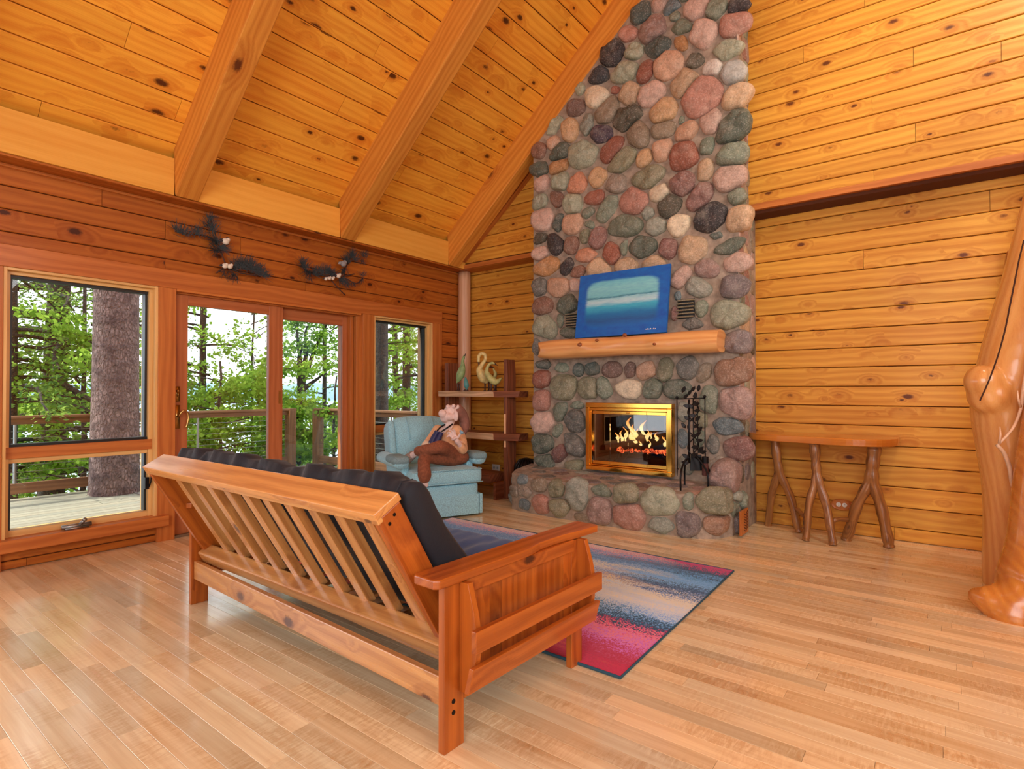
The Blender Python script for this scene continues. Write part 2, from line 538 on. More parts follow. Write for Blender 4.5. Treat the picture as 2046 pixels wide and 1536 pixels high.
mb = MB()
for pr_ in ([(-5.75, 0), (-3.5, 0), (-3.5, 4.8), (-5.75, 2.9)], [(-2.0, 0), (4.8, 0), (4.8, 4.1), (RX, 8.0), (-2.0, 6.1)], [(-3.5, 1.5), (-2.0, 1.5), (-2.0, 6.0), (-3.5, 4.8)]):
    mb.prism([(x, z) for x, z in pr_], (0, BY + .021, 0), (0, BY + .2, 0), (1, 0, 0), (0, 0, 1))
mb.build('wall_core', M_gap, wb)

# rear wall and right wall (behind and beside the camera)
boards('wall_rear', M_wall, (0, -4.0, 0), (1, 0, 0), (0, 0, 1), (0, 1, 0), rowlist(0, 8.3, .2), lambda a, b: (max(-5.4, span_slope(a)[0]), min(4.6, span_slope(a)[1])))
boards('wall_right', M_wall, (4.6, 0, 0), (0, 1, 0), (0, 0, 1), (-1, 0, 0), rowlist(0, 4.2, .2), lambda a, b: (-4, 5.94))

# ceiling
n_ = math.hypot(1, SL)
L_ = (RX + 5.6) * n_
ce = boards('ceiling', M_ceil, (-5.6, 0, ceil_z(-5.6)), (0, 1, 0), (1 / n_, 0, SL / n_), (SL / n_, 0, -1 / n_), [(k * .199 + .004, k * .199 + .203) for k in range(0, int(L_ / .199) + 1)], lambda a, b: (-4.1, 6.05), (2.5, 5), ch=.009, tint=.06)
L2 = (4.7 - RX) * n_
boards('ceiling', M_ceil, (4.7, 0, ceil_z(4.7)), (0, 1, 0), (-1 / n_, 0, SL / n_), (-SL / n_, 0, -1 / n_), rowlist(0, L2, .199), lambda a, b: (-4.1, 6.05), (2.5, 5), ch=.009)
mb = MB()
for sgn, x0, x1 in ((1, -6.45, RX + .1), (-1, 4.8, RX - .1)):
    P = [(x0, -4.2, ceil_z(x0) + .03), (x1, -4.2, ceil_z(x0) + .03 + abs(x1 - x0) * SL), (x1, 6.2, ceil_z(x0) + .03 + abs(x1 - x0) * SL), (x0, 6.2, ceil_z(x0) + .03)]
    mb.hexa([Vector(p) for p in P] + [Vector(p) + Vector((0, 0, .15)) for p in P], (0, 1, 0))
mb.box((-5.75, -4.2, 2.7), (-5.62, 6.2, 3.0)); mb.box((4.62, -4.2, 0), (4.8, 6.2, 4.7)); mb.box((-5.8, -4.2, 0), (4.8, -4.02, 8.3))
mb.build('roof_deck', M_gap, ce)

# rafters (each its own thing), fascia boards between them
RL = [('square rafter lowest on the left slope, its foot above the left window', 0), ('square rafter in the middle, its foot above the sliding door', 0), ('square rafter lying against the stone chimney', 0)]
for i, y0 in enumerate((2.04, 3.69, 5.37, .38, -1.28, -2.94)):
    mb = MB()
    x1 = RX
    P = []
    for yy in (y0, y0 + .2):
        pass
    a, b = y0, y0 + .195
    zb = lambda x: 2.955 + SL * (x + 5.16)
    zt = lambda x: ceil_z(x) + .03
    x0 = -5.165; P = [(x0, a, zb(x0)), (x1, a, zb(x1)), (x1, b, zb(x1)), (x0, b, zb(x0)), (x0 - .03, a, zt(x0) - .03), (x1, a, zt(x1) - .02), (x1, b, zt(x1) - .02), (x0 - .03, b, zt(x0) - .03)]
    mb.hexa(P, (1, 0, SL), jit(.05))
    o = mb.build('rafter', M_beam, bevel=.012, seg=2)
    lab = RL[i][0] if i < 3 else 'square rafter of the left slope outside the picture'
    tag(o, lab, 'rafter', 'rafters of the left roof slope', 'structure')
fy = [(-4, -2.94), (-2.745, -1.28), (-1.085, .38), (.575, 2.04), (2.235, 3.69), (3.885, 5.37), (5.565, 5.70)]
for i, (a, b) in enumerate(fy):
    mb = MB(); mb.box((-5.20, a + .002, 2.958), (-5.162, b - .002, 3.27), tint=jit(.04))
    tag(mb.build('trim_%d' % (20 + i), M_fascia, bevel=.003), kind='structure')

# rake trim on the gable wall under the roof, horizontal shelf trims
mb = MB()
for x0, x1 in ((-5.16, -3.82),):
    z = lambda x: 2.985 + .83 * (x + 5.23)
    P = [(x0, 5.62, z(x0)), (x1, 5.62, z(x1)), (x1, 5.705, z(x1)), (x0, 5.705, z(x0))]
    mb.hexa([Vector(p) for p in P] + [Vector(p) + Vector((0, 0, .30)) for p in P], (1, 0, .8))
tag(mb.build('trim_1', M_trim, bevel=.004), kind='structure')
mb = MB(); mb.box((-5.4, 5.675, 2.958), (-3.80, 5.945, 3.015))
tag(mb.build('trim_2', M_trim, bevel=.004), kind='structure')
mb = MB(); mb.box((-1.495, 5.675, 3.03), (4.6, 5.945, 3.09))
tag(mb.build('trim_3', M_trim, bevel=.004), kind='structure')
mb = MB(); mb.box((.405, 5.86, 0), (.50, 5.95, 2.40)); mb.box((.50, 5.89, 0), (1.4, 5.93, 2.30))
tag(mb.build('trim_4', M_trim, bevel=.004), kind='structure')

# casings of the window wall
mb = MB(); mb.box((-5.42, -2.8, 2.2), (-5.365, 5.46, 2.36), tint=(.97, .93, .9)); mb.box((-5.42, 2.14, 2.178), (-5.352, 4.12, 2.2), tint=(1.08, 1.08, 1.05))
tag(mb.build('trim_5', M_trim, bevel=.003), kind='structure')
for i, (a, b) in enumerate(((2.0, 2.14), (4.155, 4.32), (5.29, 5.46), (.86, .99))):
    mb = MB(); mb.box((-5.42, a, 0 if i < 2 else .0), (-5.368, b, 2.2), tint=jit(.04))
    tag(mb.build('trim_%d' % (6 + i), M_trim, bevel=.003), kind='structure')

M_light = wood('light_pine_jamb', (238, 196, 128), (216, 162, 92), kn=0, rough=.4, coat=.1)


def fixed_window(name, a, b):
    """frame opening y a..b, z .2 .. 2.2; upper fixed glass, lower awning sash"""
    r = thing(name, None, None, (0, 0, 0)); tag(r, kind='structure')
    m = MB()
    for y0, y1 in ((a, a + .022), (b - .022, b)):
        m.box((-5.64, y0, .15), (-5.375, y1, 2.2), tint=(1.05, 1.05, 1.05))
    m.box((-5.64, a + .02, 2.18), (-5.378, b - .02, 2.2), grain=(0, 1, 0))
    m.box((-5.60, a + .02, 2.155), (-5.43, b - .02, 2.18), grain=(0, 1, 0))
    for y0, y1 in ((a + .022, a + .05), (b - .05, b - .022)):
        m.box((-5.60, y0, .22), (-5.43, y1, 2.16))
    m.build('frame', M_light, r, bevel=.002)
    m = MB(); m.box((-5.60, a + .022, .80), (-5.425, b - .022, .885), grain=(0, 1, 0))
    m.build('mid_rail', M_trim, r, bevel=.003)
    m = MB()
    for z0, z1 in ((.885, .905), (2.135, 2.155)): m.box((-5.53, a + .05, z0), (-5.455, b - .05, z1), grain=(0, 1, 0))
    for y0, y1 in ((a + .05, a + .068), (b - .068, b - .05)):
        m.box((-5.53, y0, .905), (-5.47, y1, 2.135)); m.box((-5.53, y0, .27), (-5.47, y1, .80))
    m.build('gasket', M_dark, r)
    m = MB(); m.box((-5.502, a + .05, .895), (-5.496, b - .05, 2.145)); m.build('upper_pane', M_glass, r)
    m = MB()
    m.box((-5.54, a + .05, .20), (-5.44, b - .05, .272), grain=(0, 1, 0)); m.box((-5.53, a + .05, .765), (-5.45, b - .05, .80), grain=(0, 1, 0))
    s_ = m.build('awning_sash', M_light, r, bevel=.003)
    m = MB(); m.box((-5.502, a + .06, .27), (-5.496, b - .06, .77)); m.build('lower_pane', M_glass, r)
    m = MB(); m.box((-5.60, a - .06, .138), (-5.312, b + .075, .228), grain=(0, 1, 0), tint=(1.04, 1.02, 1))
    m.build('window_sill', M_trim, r, bevel=.005)
    return r


w1 = fixed_window('window_1', .99, 2.0)
m = MB()  # crank operator
m.tube([(-5.375, 1.34, .25), (-5.375, 1.53, .25)], .017, 10)
m.box((-5.40, 1.36, .228), (-5.35, 1.51, .243)); m.tube([(-5.37, 1.45, .25), (-5.36, 1.47, .275), (-5.355, 1.475, .285)], .013, 8)
m.ball((-5.352, 1.48, .292), .016)
m.build('crank_handle', M_metal, w1, smooth=True)
m = MB(); m.box((-5.45, 1.925, .46), (-5.42, 1.955, .56)); m.tube([(-5.42, 1.955, .48), (-5.40, 1.96, .52), (-5.40, 1.965, .60)], .006, 6)
m.build('latch', M_iron, w1)
w2 = fixed_window('window_2', 4.32, 5.29)
m = MB(); m.box((-5.40, 4.9, .228), (-5.34, 5.05, .25)); m.tube([(-5.37, 4.88, .26), (-5.37, 5.04, .262)], .013, 8)
m.build('crank_handle', M_metal, w2, smooth=True)
w3 = fixed_window('added_window_3', -2.7, .6)  # unseen window, added to let in more light

# sliding door
d = thing('door_1', None, None); tag(d, kind='structure')
m = MB(); m.box((-5.64, 2.14, 2.165), (-5.40, 4.155, 2.2), grain=(0, 1, 0)); m.box((-5.64, 4.085, 0), (-5.40, 4.155, 2.17)); m.box((-5.60, 4.03, 0), (-5.44, 4.075, 2.17), tint=(.92, .85, .8))
m.box((-5.62, 3.99, 0), (-5.50, 4.03, 2.17)); m.box((-5.64, 2.14, 0), (-5.58, 2.16, 2.17))
m.build('frame', M_trim, d, bevel=.003)
m = MB(); m.box((-5.64, 2.14, -.005), (-5.39, 4.12, .022), grain=(0, 1, 0)); m.build('threshold', M_metal, d)
p1 = MB(); x0, x1 = -5.475, -5.425
p1.box((x0, 2.145, .022), (x1, 2.262, 2.165)); p1.box((x0, 3.035, .022), (x1, 3.185, 2.165)); p1.box((x0, 2.262, 2.075), (x1, 3.035, 2.165), grain=(0, 1, 0)); p1.box((x0, 2.262, .022), (x1, 3.035, .25), grain=(0, 1, 0))
p1 = p1.build('sliding_panel', M_dtrim, d, bevel=.003)
g = MB(); g.box((-5.453, 2.26, .25), (-5.447, 3.04, 2.08)); g.build('pane', M_glass, p1)
p2 = MB(); x0, x1 = -5.545, -5.495
p2.box((x0, 3.10, .022), (x1, 3.19, 2.165)); p2.box((x0, 3.965, .022), (x1, 4.03, 2.165)); p2.box((x0, 3.19, 2.05), (x1, 3.965, 2.165), grain=(0, 1, 0)); p2.box((x0, 3.19, .022), (x1, 3.965, .22), grain=(0, 1, 0))
p2 = p2.build('fixed_panel', M_dtrim, d, bevel=.003)
g = MB(); g.box((-5.523, 3.18, .22), (-5.517, 3.97, 2.06)); g.build('pane', M_glass, p2)
h = MB()
h.box((-5.425, 2.155, 1.205), (-5.418, 2.195, 1.34)); h.box((-5.425, 2.15, .965), (-5.418, 2.195, 1.175))
h.ball((-5.41, 2.175, 1.30), .014); h.tube([(-5.41, 2.175, 1.29), (-5.405, 2.175, 1.25)], .008, 8)
h.tube(sp([(-5.415, 2.172, 1.07), (-5.385, 2.18, 1.085), (-5.375, 2.20, 1.12), (-5.375, 2.235, 1.115), (-5.375, 2.25, 1.06), (-5.375, 2.235, .985), (-5.378, 2.225, .975)], 5), .009, 8)
h.build('door_handle', M_brass_old, d, smooth=True)
h = MB(); h.box((-5.425, 3.14, 1.17), (-5.42, 3.165, 1.30)); h.build('finger_pull', M_brass_old, d)

# peeled log post in the corner
m = MB(); m.tube(sp([(-5.29, 5.82, 0), (-5.295, 5.825, 1.0), (-5.30, 5.83, 2.0), (-5.305, 5.835, 2.955)], 8), list(np.linspace(.098, .083, 25)), 20, wob=.05)
tag(m.build('corner_post', M_post, smooth=True), 'peeled pale log post standing in the corner between window wall and gable wall', 'post', kind='structure')

# =================================================================== stone fireplace
PAL = dict(G=(128, 140, 118), Gl=(166, 172, 144), Gd=(96, 108, 92), Gt=(142, 140, 108), S=(84, 98, 90), K=(58, 52, 54), Kb=(60, 66, 74), Kg=(92, 88, 70), R=(164, 92, 68), Rb=(146, 100, 78), Pr=(196, 134, 114), P=(208, 170, 152), Pt=(212, 164, 130), Po=(216, 142, 104), T=(208, 172, 132), Ty=(208, 164, 114), O=(196, 138, 80), C=(230, 212, 178), W=(222, 212, 200), Wb=(172, 176, 172), M=(156, 110, 100), Mp=(168, 134, 124), Mk=(78, 64, 80), Mb=(124, 94, 82), Mg=(130, 116, 116), B=(108, 128, 134), Gb=(112, 112, 104), Gs=(152, 158, 142), Tg=(152, 134, 108), Gp=(160, 146, 130), Rg=(164, 118, 88), Mr=(144, 96, 88))


def stone_mat():
    t = NT('fieldstone')
    tc = t.n('TexCoord').outputs['Object']
    base = t.n('Attribute', attribute_name='tint').outputs[0]
    n1 = t.noise(tc, 18, 5, .7); n2 = t.noise(tc, 75, 4, .8); n3 = t.noise(tc, 6, 3, .5, .8)
    col = t.mix(t.n('MapRange', {0: n1, 1: .32, 2: .72, 3: 0, 4: .85}).outputs[0], base, t.mix(1.0, base, (.45, .46, .44, 1), 'MULTIPLY'))
    col = t.mix(t.n('MapRange', {0: n3, 1: .5, 2: .75, 3: 0, 4: .5}).outputs[0], col, t.mix(.55, base, (.62, .56, .46, 1)))
    col = t.mix(t.n('MapRange', {0: n2, 1: .52, 2: .64, 3: 0, 4: .65}).outputs[0], col, t.mix(.6, base, (.08, .08, .08, 1)))
    col = t.mix(t.n('MapRange', {0: n2, 1: .47, 2: .36, 3: 0, 4: .6}).outputs[0], col, t.mix(.5, base, (.85, .82, .78, 1)))
    h = t.math('MULTIPLY_ADD', n1, .7, t.math('MULTIPLY', n2, .3))
    t.bsdf(Base_Color=col, Roughness=t.math('MULTIPLY_ADD', n1, .4, .38), Normal=t.bump(h, 1.0, .02), Specular_IOR_Level=.5)
    return t.m


M_stone = stone_mat()
STONES = '-2.43 5.16 0.127 0.095 8 S;-2.11 5.11 0.111 0.076 -4 B;-1.87 4.99 0.124 0.106 3 P;-2.08 5.00 0.054 0.049 -22 G;-1.67 4.90 0.096 0.091 24 G;-1.48 4.85 0.096 0.071 -2 K;-2.58 5.02 0.106 0.079 -13 Pr;-2.31 4.95 0.136 0.136 9 Mp;-2.01 4.86 0.125 0.070 -13 G;-1.79 4.71 0.121 0.134 53 P;-1.51 4.69 0.142 0.108 -12 Pr;-2.02 4.71 0.095 0.058 -57 O;-2.77 4.87 0.146 0.122 -2 K;-2.51 4.80 0.105 0.087 -20 Gl;-2.26 4.76 0.140 0.096 -16 S;-2.15 4.53 0.154 0.135 -19 Pt;-1.88 4.48 0.086 0.069 -10 Kg;-1.57 4.48 0.173 0.085 -9 Gl;-1.72 4.36 0.090 0.073 1 W;-1.52 4.25 0.098 0.119 55 Wb;-2.39 4.55 0.108 0.083 72 R;-2.62 4.62 0.146 0.114 5 Gl;-2.92 4.70 0.120 0.092 -10 Kb;-1.99 4.30 0.134 0.120 33 T;-1.82 4.12 0.181 0.203 34 Pr;-1.50 4.01 0.124 0.119 43 T;-2.33 4.29 0.155 0.115 7 P;-2.56 4.38 0.106 0.110 52 T;-2.73 4.48 0.054 0.043 -18 R;-2.95 4.48 0.113 0.147 65 C;-3.16 4.63 0.062 0.057 35 Gl;-2.83 4.29 0.139 0.129 31 Tg;-3.21 4.43 0.116 0.088 -17 Mb;-2.59 4.13 0.173 0.118 8 Kg;-2.20 4.09 0.135 0.131 14 Ty;-2.02 3.95 0.042 0.028 79 G;-1.73 3.85 0.094 0.109 16 P;-1.52 3.75 0.168 0.141 43 Gd;-3.07 4.20 0.110 0.081 78 Gs;-2.90 4.06 0.141 0.096 -20 Mk;-3.29 4.21 0.133 0.100 -79 Ty;-3.49 4.31 0.133 0.071 36 Gl;-2.48 3.93 0.157 0.111 -62 Tg;-2.20 3.91 0.124 0.088 -1 Tg;-1.97 3.82 0.109 0.089 22 Pt;-1.77 3.62 0.081 0.067 90 G;-2.22 3.70 0.107 0.101 84 Pt;-2.00 3.59 0.140 0.136 17 R;-1.53 3.49 0.142 0.114 7 G;-2.78 3.86 0.153 0.097 33 R;-3.11 3.89 0.177 0.143 -14 Gl;-3.51 4.12 0.080 0.072 12 Pt;-3.71 4.09 0.087 0.103 64 Rb;-3.43 3.99 0.123 0.100 19 Gd;-2.65 3.71 0.183 0.104 27 Gt;-2.40 3.67 0.090 0.081 47 Ty;-3.70 3.87 0.125 0.084 -21 Gd;-3.43 3.84 0.121 0.091 14 O;-2.94 3.60 0.103 0.100 46 Ty;-3.20 3.58 0.117 0.105 27 Po;-3.41 3.66 0.111 0.114 26 Gl;-3.67 3.69 0.105 0.088 4 P;-2.72 3.48 0.100 0.113 53 Gp;-2.37 3.47 0.188 0.104 12 Gt;-2.01 3.32 0.116 0.117 25 M;-1.78 3.40 0.096 0.076 79 T;-1.56 3.28 0.143 0.123 8 P;-1.49 3.09 0.081 0.070 15 G;-3.69 3.49 0.104 0.079 -3 Gl;-3.46 3.48 0.106 0.076 -68 Rb;-3.25 3.37 0.113 0.122 28 Gl;-2.98 3.39 0.119 0.077 -3 R;-2.25 3.28 0.106 0.082 13 C;-2.52 3.25 0.155 0.131 -12 Pr;-2.83 3.24 0.165 0.091 47 G;-1.83 3.15 0.142 0.096 44 M;-2.14 3.13 0.114 0.104 31 Kg;-3.06 3.24 0.073 0.054 7 G;-2.37 3.10 0.067 0.064 43 Gs;-1.74 2.95 0.154 0.128 22 K;-1.48 2.88 0.119 0.109 -11 T;-3.66 3.27 0.132 0.139 84 P;-3.45 3.20 0.114 0.064 84 S;-3.26 3.16 0.118 0.122 53 Pt;-3.04 3.11 0.069 0.039 -27 G;-2.61 3.01 0.200 0.114 -1 G;-2.29 2.95 0.106 0.093 -10 Gs;-2.05 2.92 0.103 0.104 68 C;-2.94 2.95 0.112 0.094 66 M;-3.10 2.99 0.081 0.064 78 Gt;-3.69 3.07 0.102 0.064 3 Kg;-3.49 2.97 0.137 0.095 -58 K;-3.27 2.92 0.097 0.087 66 Rb;-1.69 2.76 0.090 0.032 -4 S;-1.56 2.63 0.176 0.066 21 Gd;-1.91 2.66 0.135 0.126 -9 T;-2.16 2.71 0.093 0.092 68 Mr;-2.42 2.77 0.163 0.104 5 Gd;-2.64 2.79 0.090 0.044 84 G;-2.78 2.75 0.104 0.101 55 R;-3.08 2.78 0.128 0.075 -8 Po;-3.69 2.89 0.107 0.080 0 P;-3.61 2.72 0.183 0.103 10 O;-3.33 2.69 0.094 0.077 47 K;-3.19 2.61 0.093 0.063 6 Rb;-2.93 2.61 0.134 0.105 -7 T;-2.61 2.59 0.133 0.090 2 T;-2.30 2.57 0.120 0.087 2 T;-2.02 2.41 0.115 0.085 46 P;-1.78 2.46 0.120 0.082 -17 Mp;-1.49 2.48 0.122 0.088 -8 P;-1.86 2.29 0.146 0.082 -18 Gs;-1.52 2.26 0.130 0.103 -6 Mg;-3.70 2.50 0.108 0.092 84 Gb;-3.44 2.47 0.152 0.105 -6 Pt;-3.23 2.47 0.073 0.064 84 P;-3.66 2.28 0.133 0.103 -5 Rb;-3.33 2.26 0.139 0.099 12 Gd;-2.06 2.23 0.043 0.033 79 B;-1.83 2.08 0.081 0.059 88 G;-1.57 2.00 0.162 0.132 -5 Gl;-2.09 2.06 0.070 0.037 85 M;-3.62 2.03 0.168 0.124 -29 Gl;-3.42 2.08 0.090 0.045 88 G;-3.31 1.95 0.110 0.066 -4 Gd;-3.75 1.80 0.114 0.051 88 Gb;-1.93 1.95 0.149 0.052 4 Gb;-1.49 1.75 0.121 0.102 -3 Mg;-3.65 1.60 0.122 0.054 3 S;-3.67 1.44 0.118 0.103 25 R;-3.40 1.56 0.100 0.058 -1 G;-3.18 1.53 0.069 0.068 67 S;-3.01 1.54 0.089 0.072 -1 S;-2.78 1.52 0.109 0.083 -1 Mb;-2.57 1.52 0.083 0.061 84 Mb;-2.39 1.50 0.102 0.085 18 Pt;-2.19 1.51 0.116 0.086 69 Gt;-1.96 1.52 0.107 0.097 28 Gb;-1.81 1.47 0.092 0.065 60 Tg;-1.54 1.47 0.168 0.124 20 Rg;-3.38 1.35 0.180 0.140 0 Gt;-3.06 1.33 0.136 0.114 0 Gt;-2.87 1.33 0.119 0.087 -57 G;-2.59 1.32 0.149 0.100 0 C;-2.32 1.32 0.103 0.098 79 G;-2.07 1.32 0.129 0.092 0 Gd;-1.77 1.21 0.143 0.082 -85 G;-1.51 1.20 0.144 0.135 -10 Mp;-3.68 1.19 0.122 0.116 84 Pr;-3.66 0.94 0.158 0.120 18 P;-3.43 1.07 0.108 0.087 67 G;-3.21 1.14 0.090 0.047 1 G;-3.23 0.97 0.134 0.124 42 Gb;-3.46 0.85 0.086 0.056 56 G;-3.66 0.69 0.153 0.107 3 Gd;-3.25 0.71 0.177 0.104 -44 Gb;-3.44 0.59 0.131 0.081 38 Mr;-3.62 0.49 0.164 0.081 4 Gd;-3.25 0.48 0.147 0.061 5 Gt;-1.59 0.97 0.154 0.083 -6 B;-1.49 0.77 0.131 0.108 -2 Mr;-1.73 0.80 0.083 0.058 85 Gb;-2.01 1.09 0.096 0.059 88 Gs;-1.83 1.03 0.085 0.056 88 Gt;-2.01 0.83 0.096 0.052 88 B;-1.66 0.58 0.115 0.100 61 Gp;-1.98 0.59 0.092 0.074 80 Gs;-1.86 0.85 0.094 0.052 88 G'
HSTONES = '-3.37 0.31 0.100 0.064 0 Tg;-3.15 0.30 0.088 0.087 0 Gt;-2.90 0.27 0.118 0.137 10 Gs;-2.64 0.34 0.112 0.053 0 G;-2.38 0.32 0.118 0.095 0 Gt;-2.07 0.29 0.166 0.111 10 Gl;-1.80 0.32 0.043 0.075 0 G;-1.58 0.33 0.142 0.107 0 Gt;-3.35 0.12 0.107 0.089 0 Pr;-3.11 0.12 0.109 0.087 0 Gt;-2.86 0.05 0.076 0.039 0 Tg;-2.66 0.14 0.125 0.115 0 Mp;-2.35 0.14 0.150 0.121 0 Pr;-2.04 0.08 0.125 0.066 0 Gs;-1.81 0.12 0.097 0.099 0 Mg;-1.57 0.13 0.097 0.078 0 Rg;-1.39 0.25 0.054 0.112 0 G;-3.57 0.22 0.088 0.062 0 Gp;-3.58 0.09 0.072 0.055 0 B;-3.60 0.35 0.073 0.052 0 B'


def parse(s):
    out = []
    for e in s.split(';'):
        a = e.split()
        out.append([float(a[0]), float(a[1]), float(a[2]), float(a[3]), math.radians(float(a[4])), a[5]])
    return out


def place_stones(mb, L, frame, gap=.009, n=34, hk=.42, hmax=.075, rough=1.0, clip=True):
    """L: centre u,v, half sizes, angle, colour; frame(u, v, h) -> world"""
    rs = random.Random(5)
    def rad(s, th):
        a, b, an = s[2], s[3], s[4]
        t = th - an
        e = 2.6
        return (abs(math.cos(t) / a) ** e + abs(math.sin(t) / b) ** e) ** (-1 / e)
    for i, s in enumerate(L):
        ph = [rs.uniform(0, 6.28) for _ in range(4)]
        am = [rs.uniform(.02, .07), rs.uniform(.02, .07), rs.uniform(.01, .05), rs.uniform(.01, .03)]
        R_ = []
        nb = [q for q in L if q is not s and math.hypot(q[0] - s[0], q[1] - s[1]) < max(s[2], s[3]) + max(q[2], q[3]) + .03] if clip else []
        cuts = []
        for q_ in range(7):
            ca = rs.uniform(0, 6.28); cuts.append((ca, rad(s, ca) * 1.13 * rs.uniform(.80 if s[5][0] in 'GSKBC' else .88, 1.02)))
        for k in range(n):
            th = 2 * math.pi * k / n
            r = rad(s, th) * 1.13 * (1 + am[0] * math.sin(2 * th + ph[0]) + am[1] * math.sin(3 * th + ph[1]) + am[2] * math.sin(5 * th + ph[2]) + am[3] * math.sin(7 * th + ph[3]))
            for q in nb:
                dx, dy = q[0] - s[0], q[1] - s[1]; D = math.hypot(dx, dy); an = math.atan2(dy, dx)
                ri, rj = rad(s, an), rad(q, an + math.pi)
                t_ = D * ri / (ri + rj) - gap * .5
                c = math.cos(th - an)
                if c > .15: r = min(r, t_ / c)
            for ca, cd in cuts:
                c = math.cos(th - ca)
                if c > .2: r = min(r, cd / c)
            R_.append(max(r, .012))
        R_ = [(R_[k - 1] + 4 * R_[k] + R_[(k + 1) % n]) / 6 for k in range(n)]
        sz = min(s[2], s[3])
        H = min(hmax, sz * hk * 1.6) * rs.uniform(.75, 1.15)
        tx, ty = rs.uniform(-.35, .35), rs.uniform(-.35, .35)
        pc = PAL[s[5]]; gm = sum(pc) / 3; col = lin(*[c * .84 + gm * .16 for c in pc])[:3]; k_ = rs.uniform(1.12, 1.45); col = tuple(c * k_ for c in col)
        rings = [(1.0, -.3), (1.0, .18), (.95, .45), (.84, .72), (.66, .90), (.44, .98), (.2, 1.0)]
        vs = []
        ro = rough * (1.5 if s[5][0] in 'GSBKM' else .7) * sz
        for rr, hh in rings:
            for k in range(n):
                th = 2 * math.pi * k / n
                u = s[0] + math.cos(th) * R_[k] * rr; v = s[1] + math.sin(th) * R_[k] * rr
                h = H * hh * (1 + (tx * math.cos(th) + ty * math.sin(th)) * rr)
                if hh > 0:
                    q3 = Vector((u * 11, v * 11, i * 3.3))
                    h += ro * (.16 * noise.noise(q3) + .12 * abs(noise.noise(q3 * 2.2)) + .06 * noise.noise(q3 * 5)) * (1 if hh > .3 else .3)
                vs.append(frame(u, v, h))
        vs.append(frame(s[0], s[1], H))
        fs = []
        for j in range(len(rings) - 1):
            for k in range(n):
                k2 = (k + 1) % n
                fs.append((j * n + k, j * n + k2, (j + 1) * n + k2, (j + 1) * n + k))
        m = (len(rings) - 1) * n
        for k in range(n): fs.append((m + k, m + (k + 1) % n, len(vs) - 1))
        mb.add(vs, fs, (1, 0, 0), col)


CX0, CX1, CY = -3.795, -1.485, 5.37
fp = thing('stone_fireplace', 'fieldstone fireplace with tall chimney, glass doors and raised stone hearth', 'fireplace', (0, 0, 0))
OP = (-2.99, -2.15, .53, 1.10)         # firebox opening x0 x1 z0 z1
mb = MB()


def ctop(x): return 2.95 + SL * (x + 5.16)


def slab(x0, x1, z0, top=None, z1=None, y0=CY, y1=BY + .02):
    if z1 is not None:
        mb.box((x0, y0, z0), (x1, y1, z1))
    else:
        P = [(x0, y0, z0), (x1, y0, z0), (x1, y1, z0), (x0, y1, z0)]
        Q = [(x0, y0, ctop(x0)), (x1, y0, ctop(x1)), (x1, y1, ctop(x1)), (x0, y1, ctop(x0))]
        mb.hexa(P + Q, (0, 0, 1))


slab(CX0, OP[0], 0); slab(OP[1], CX1, 0); slab(OP[0], OP[1], OP[3]); slab(OP[0], OP[1], 0, z1=OP[2])
mb.build('chimney_mortar', M_mortar, fp)
L = parse(STONES)
# the part of the chimney above the picture
rs = random.Random(8)
z = 5.2
while z < 5.95:
    x = max(CX0, -5.16 + (z + .2 - 2.95) / SL) + .12
    while x < CX1 - .1:
        L.append([x, z + rs.uniform(-.02, .02), rs.uniform(.08, .13), rs.uniform(.07, .1), rs.uniform(-.5, .5), rs.choice(['G', 'P', 'M', 'T', 'Gl', 'R', 'Kg', 'Tg'])])
        x += .26
    z += .21
mb = MB()
place_stones(mb, L, lambda u, v, h: (u, CY - h, v))
mb.build('chimney_stonework', M_stone, fp, smooth=True)
# right cheek of the chimney
mb = MB(); rs = random.Random(4); L2 = []
z = .55
while z < 5.9:
    for y in ((5.44, 5.58, 5.63) if z > 3 else (5.45, 5.62, 5.82)):
        L2.append([y + rs.uniform(-.015, .015), z + rs.uniform(-.03, .03), rs.uniform(.055, .08), rs.uniform(.07, .1), rs.uniform(-.4, .4), rs.choice(['G', 'P', 'M', 'T', 'Gl', 'Mg', 'Kg', 'Tg', 'Mp'])])
    z += .2
place_stones(mb, L2, lambda u, v, h: (CX1 + h * .35, u, v), hmax=.03)
mb.build('cheek_stonework', M_stone, fp, smooth=True)
# firebox
M_soot = plain('sooty_firebrick', (17, 15, 15), .95, vary=.4, vs=7, bump=.5, bs=40)
mb = MB(); x0, x1, z0, z1 = OP
mb.box((x0 - .03, 6.02, z0 - .05), (x1 + .03, 6.06, z1 + .05)); mb.box((x0 - .03, CY + .03, z0 - .03), (x1 + .03, 6.06, z0 + .0))
mb.box((x0 - .03, CY + .03, z1 - .0), (x1 + .03, 6.06, z1 + .03)); mb.box((x0 - .04, CY + .03, z0 - .03), (x0 - .0, 6.06, z1 + .03)); mb.box((x1 + .0, CY + .03, z0 - .03), (x1 + .04, 6.06, z1 + .03))
mb.build('firebox', M_soot, fp)

# hearth: plan outline of the raised bench
HP = [(-3.86, 5.42), (-3.87, 5.12), (-3.80, 4.96), (-3.66, 4.90), (-3.2, 4.86), (-2.6, 4.87), (-2.1, 4.89), (-1.72, 4.93), (-1.60, 5.02), (-1.51, 5.22), (-1.485, 5.42)]
HZ = .385


def hz(y): return HZ + .13 * (y - 4.95)

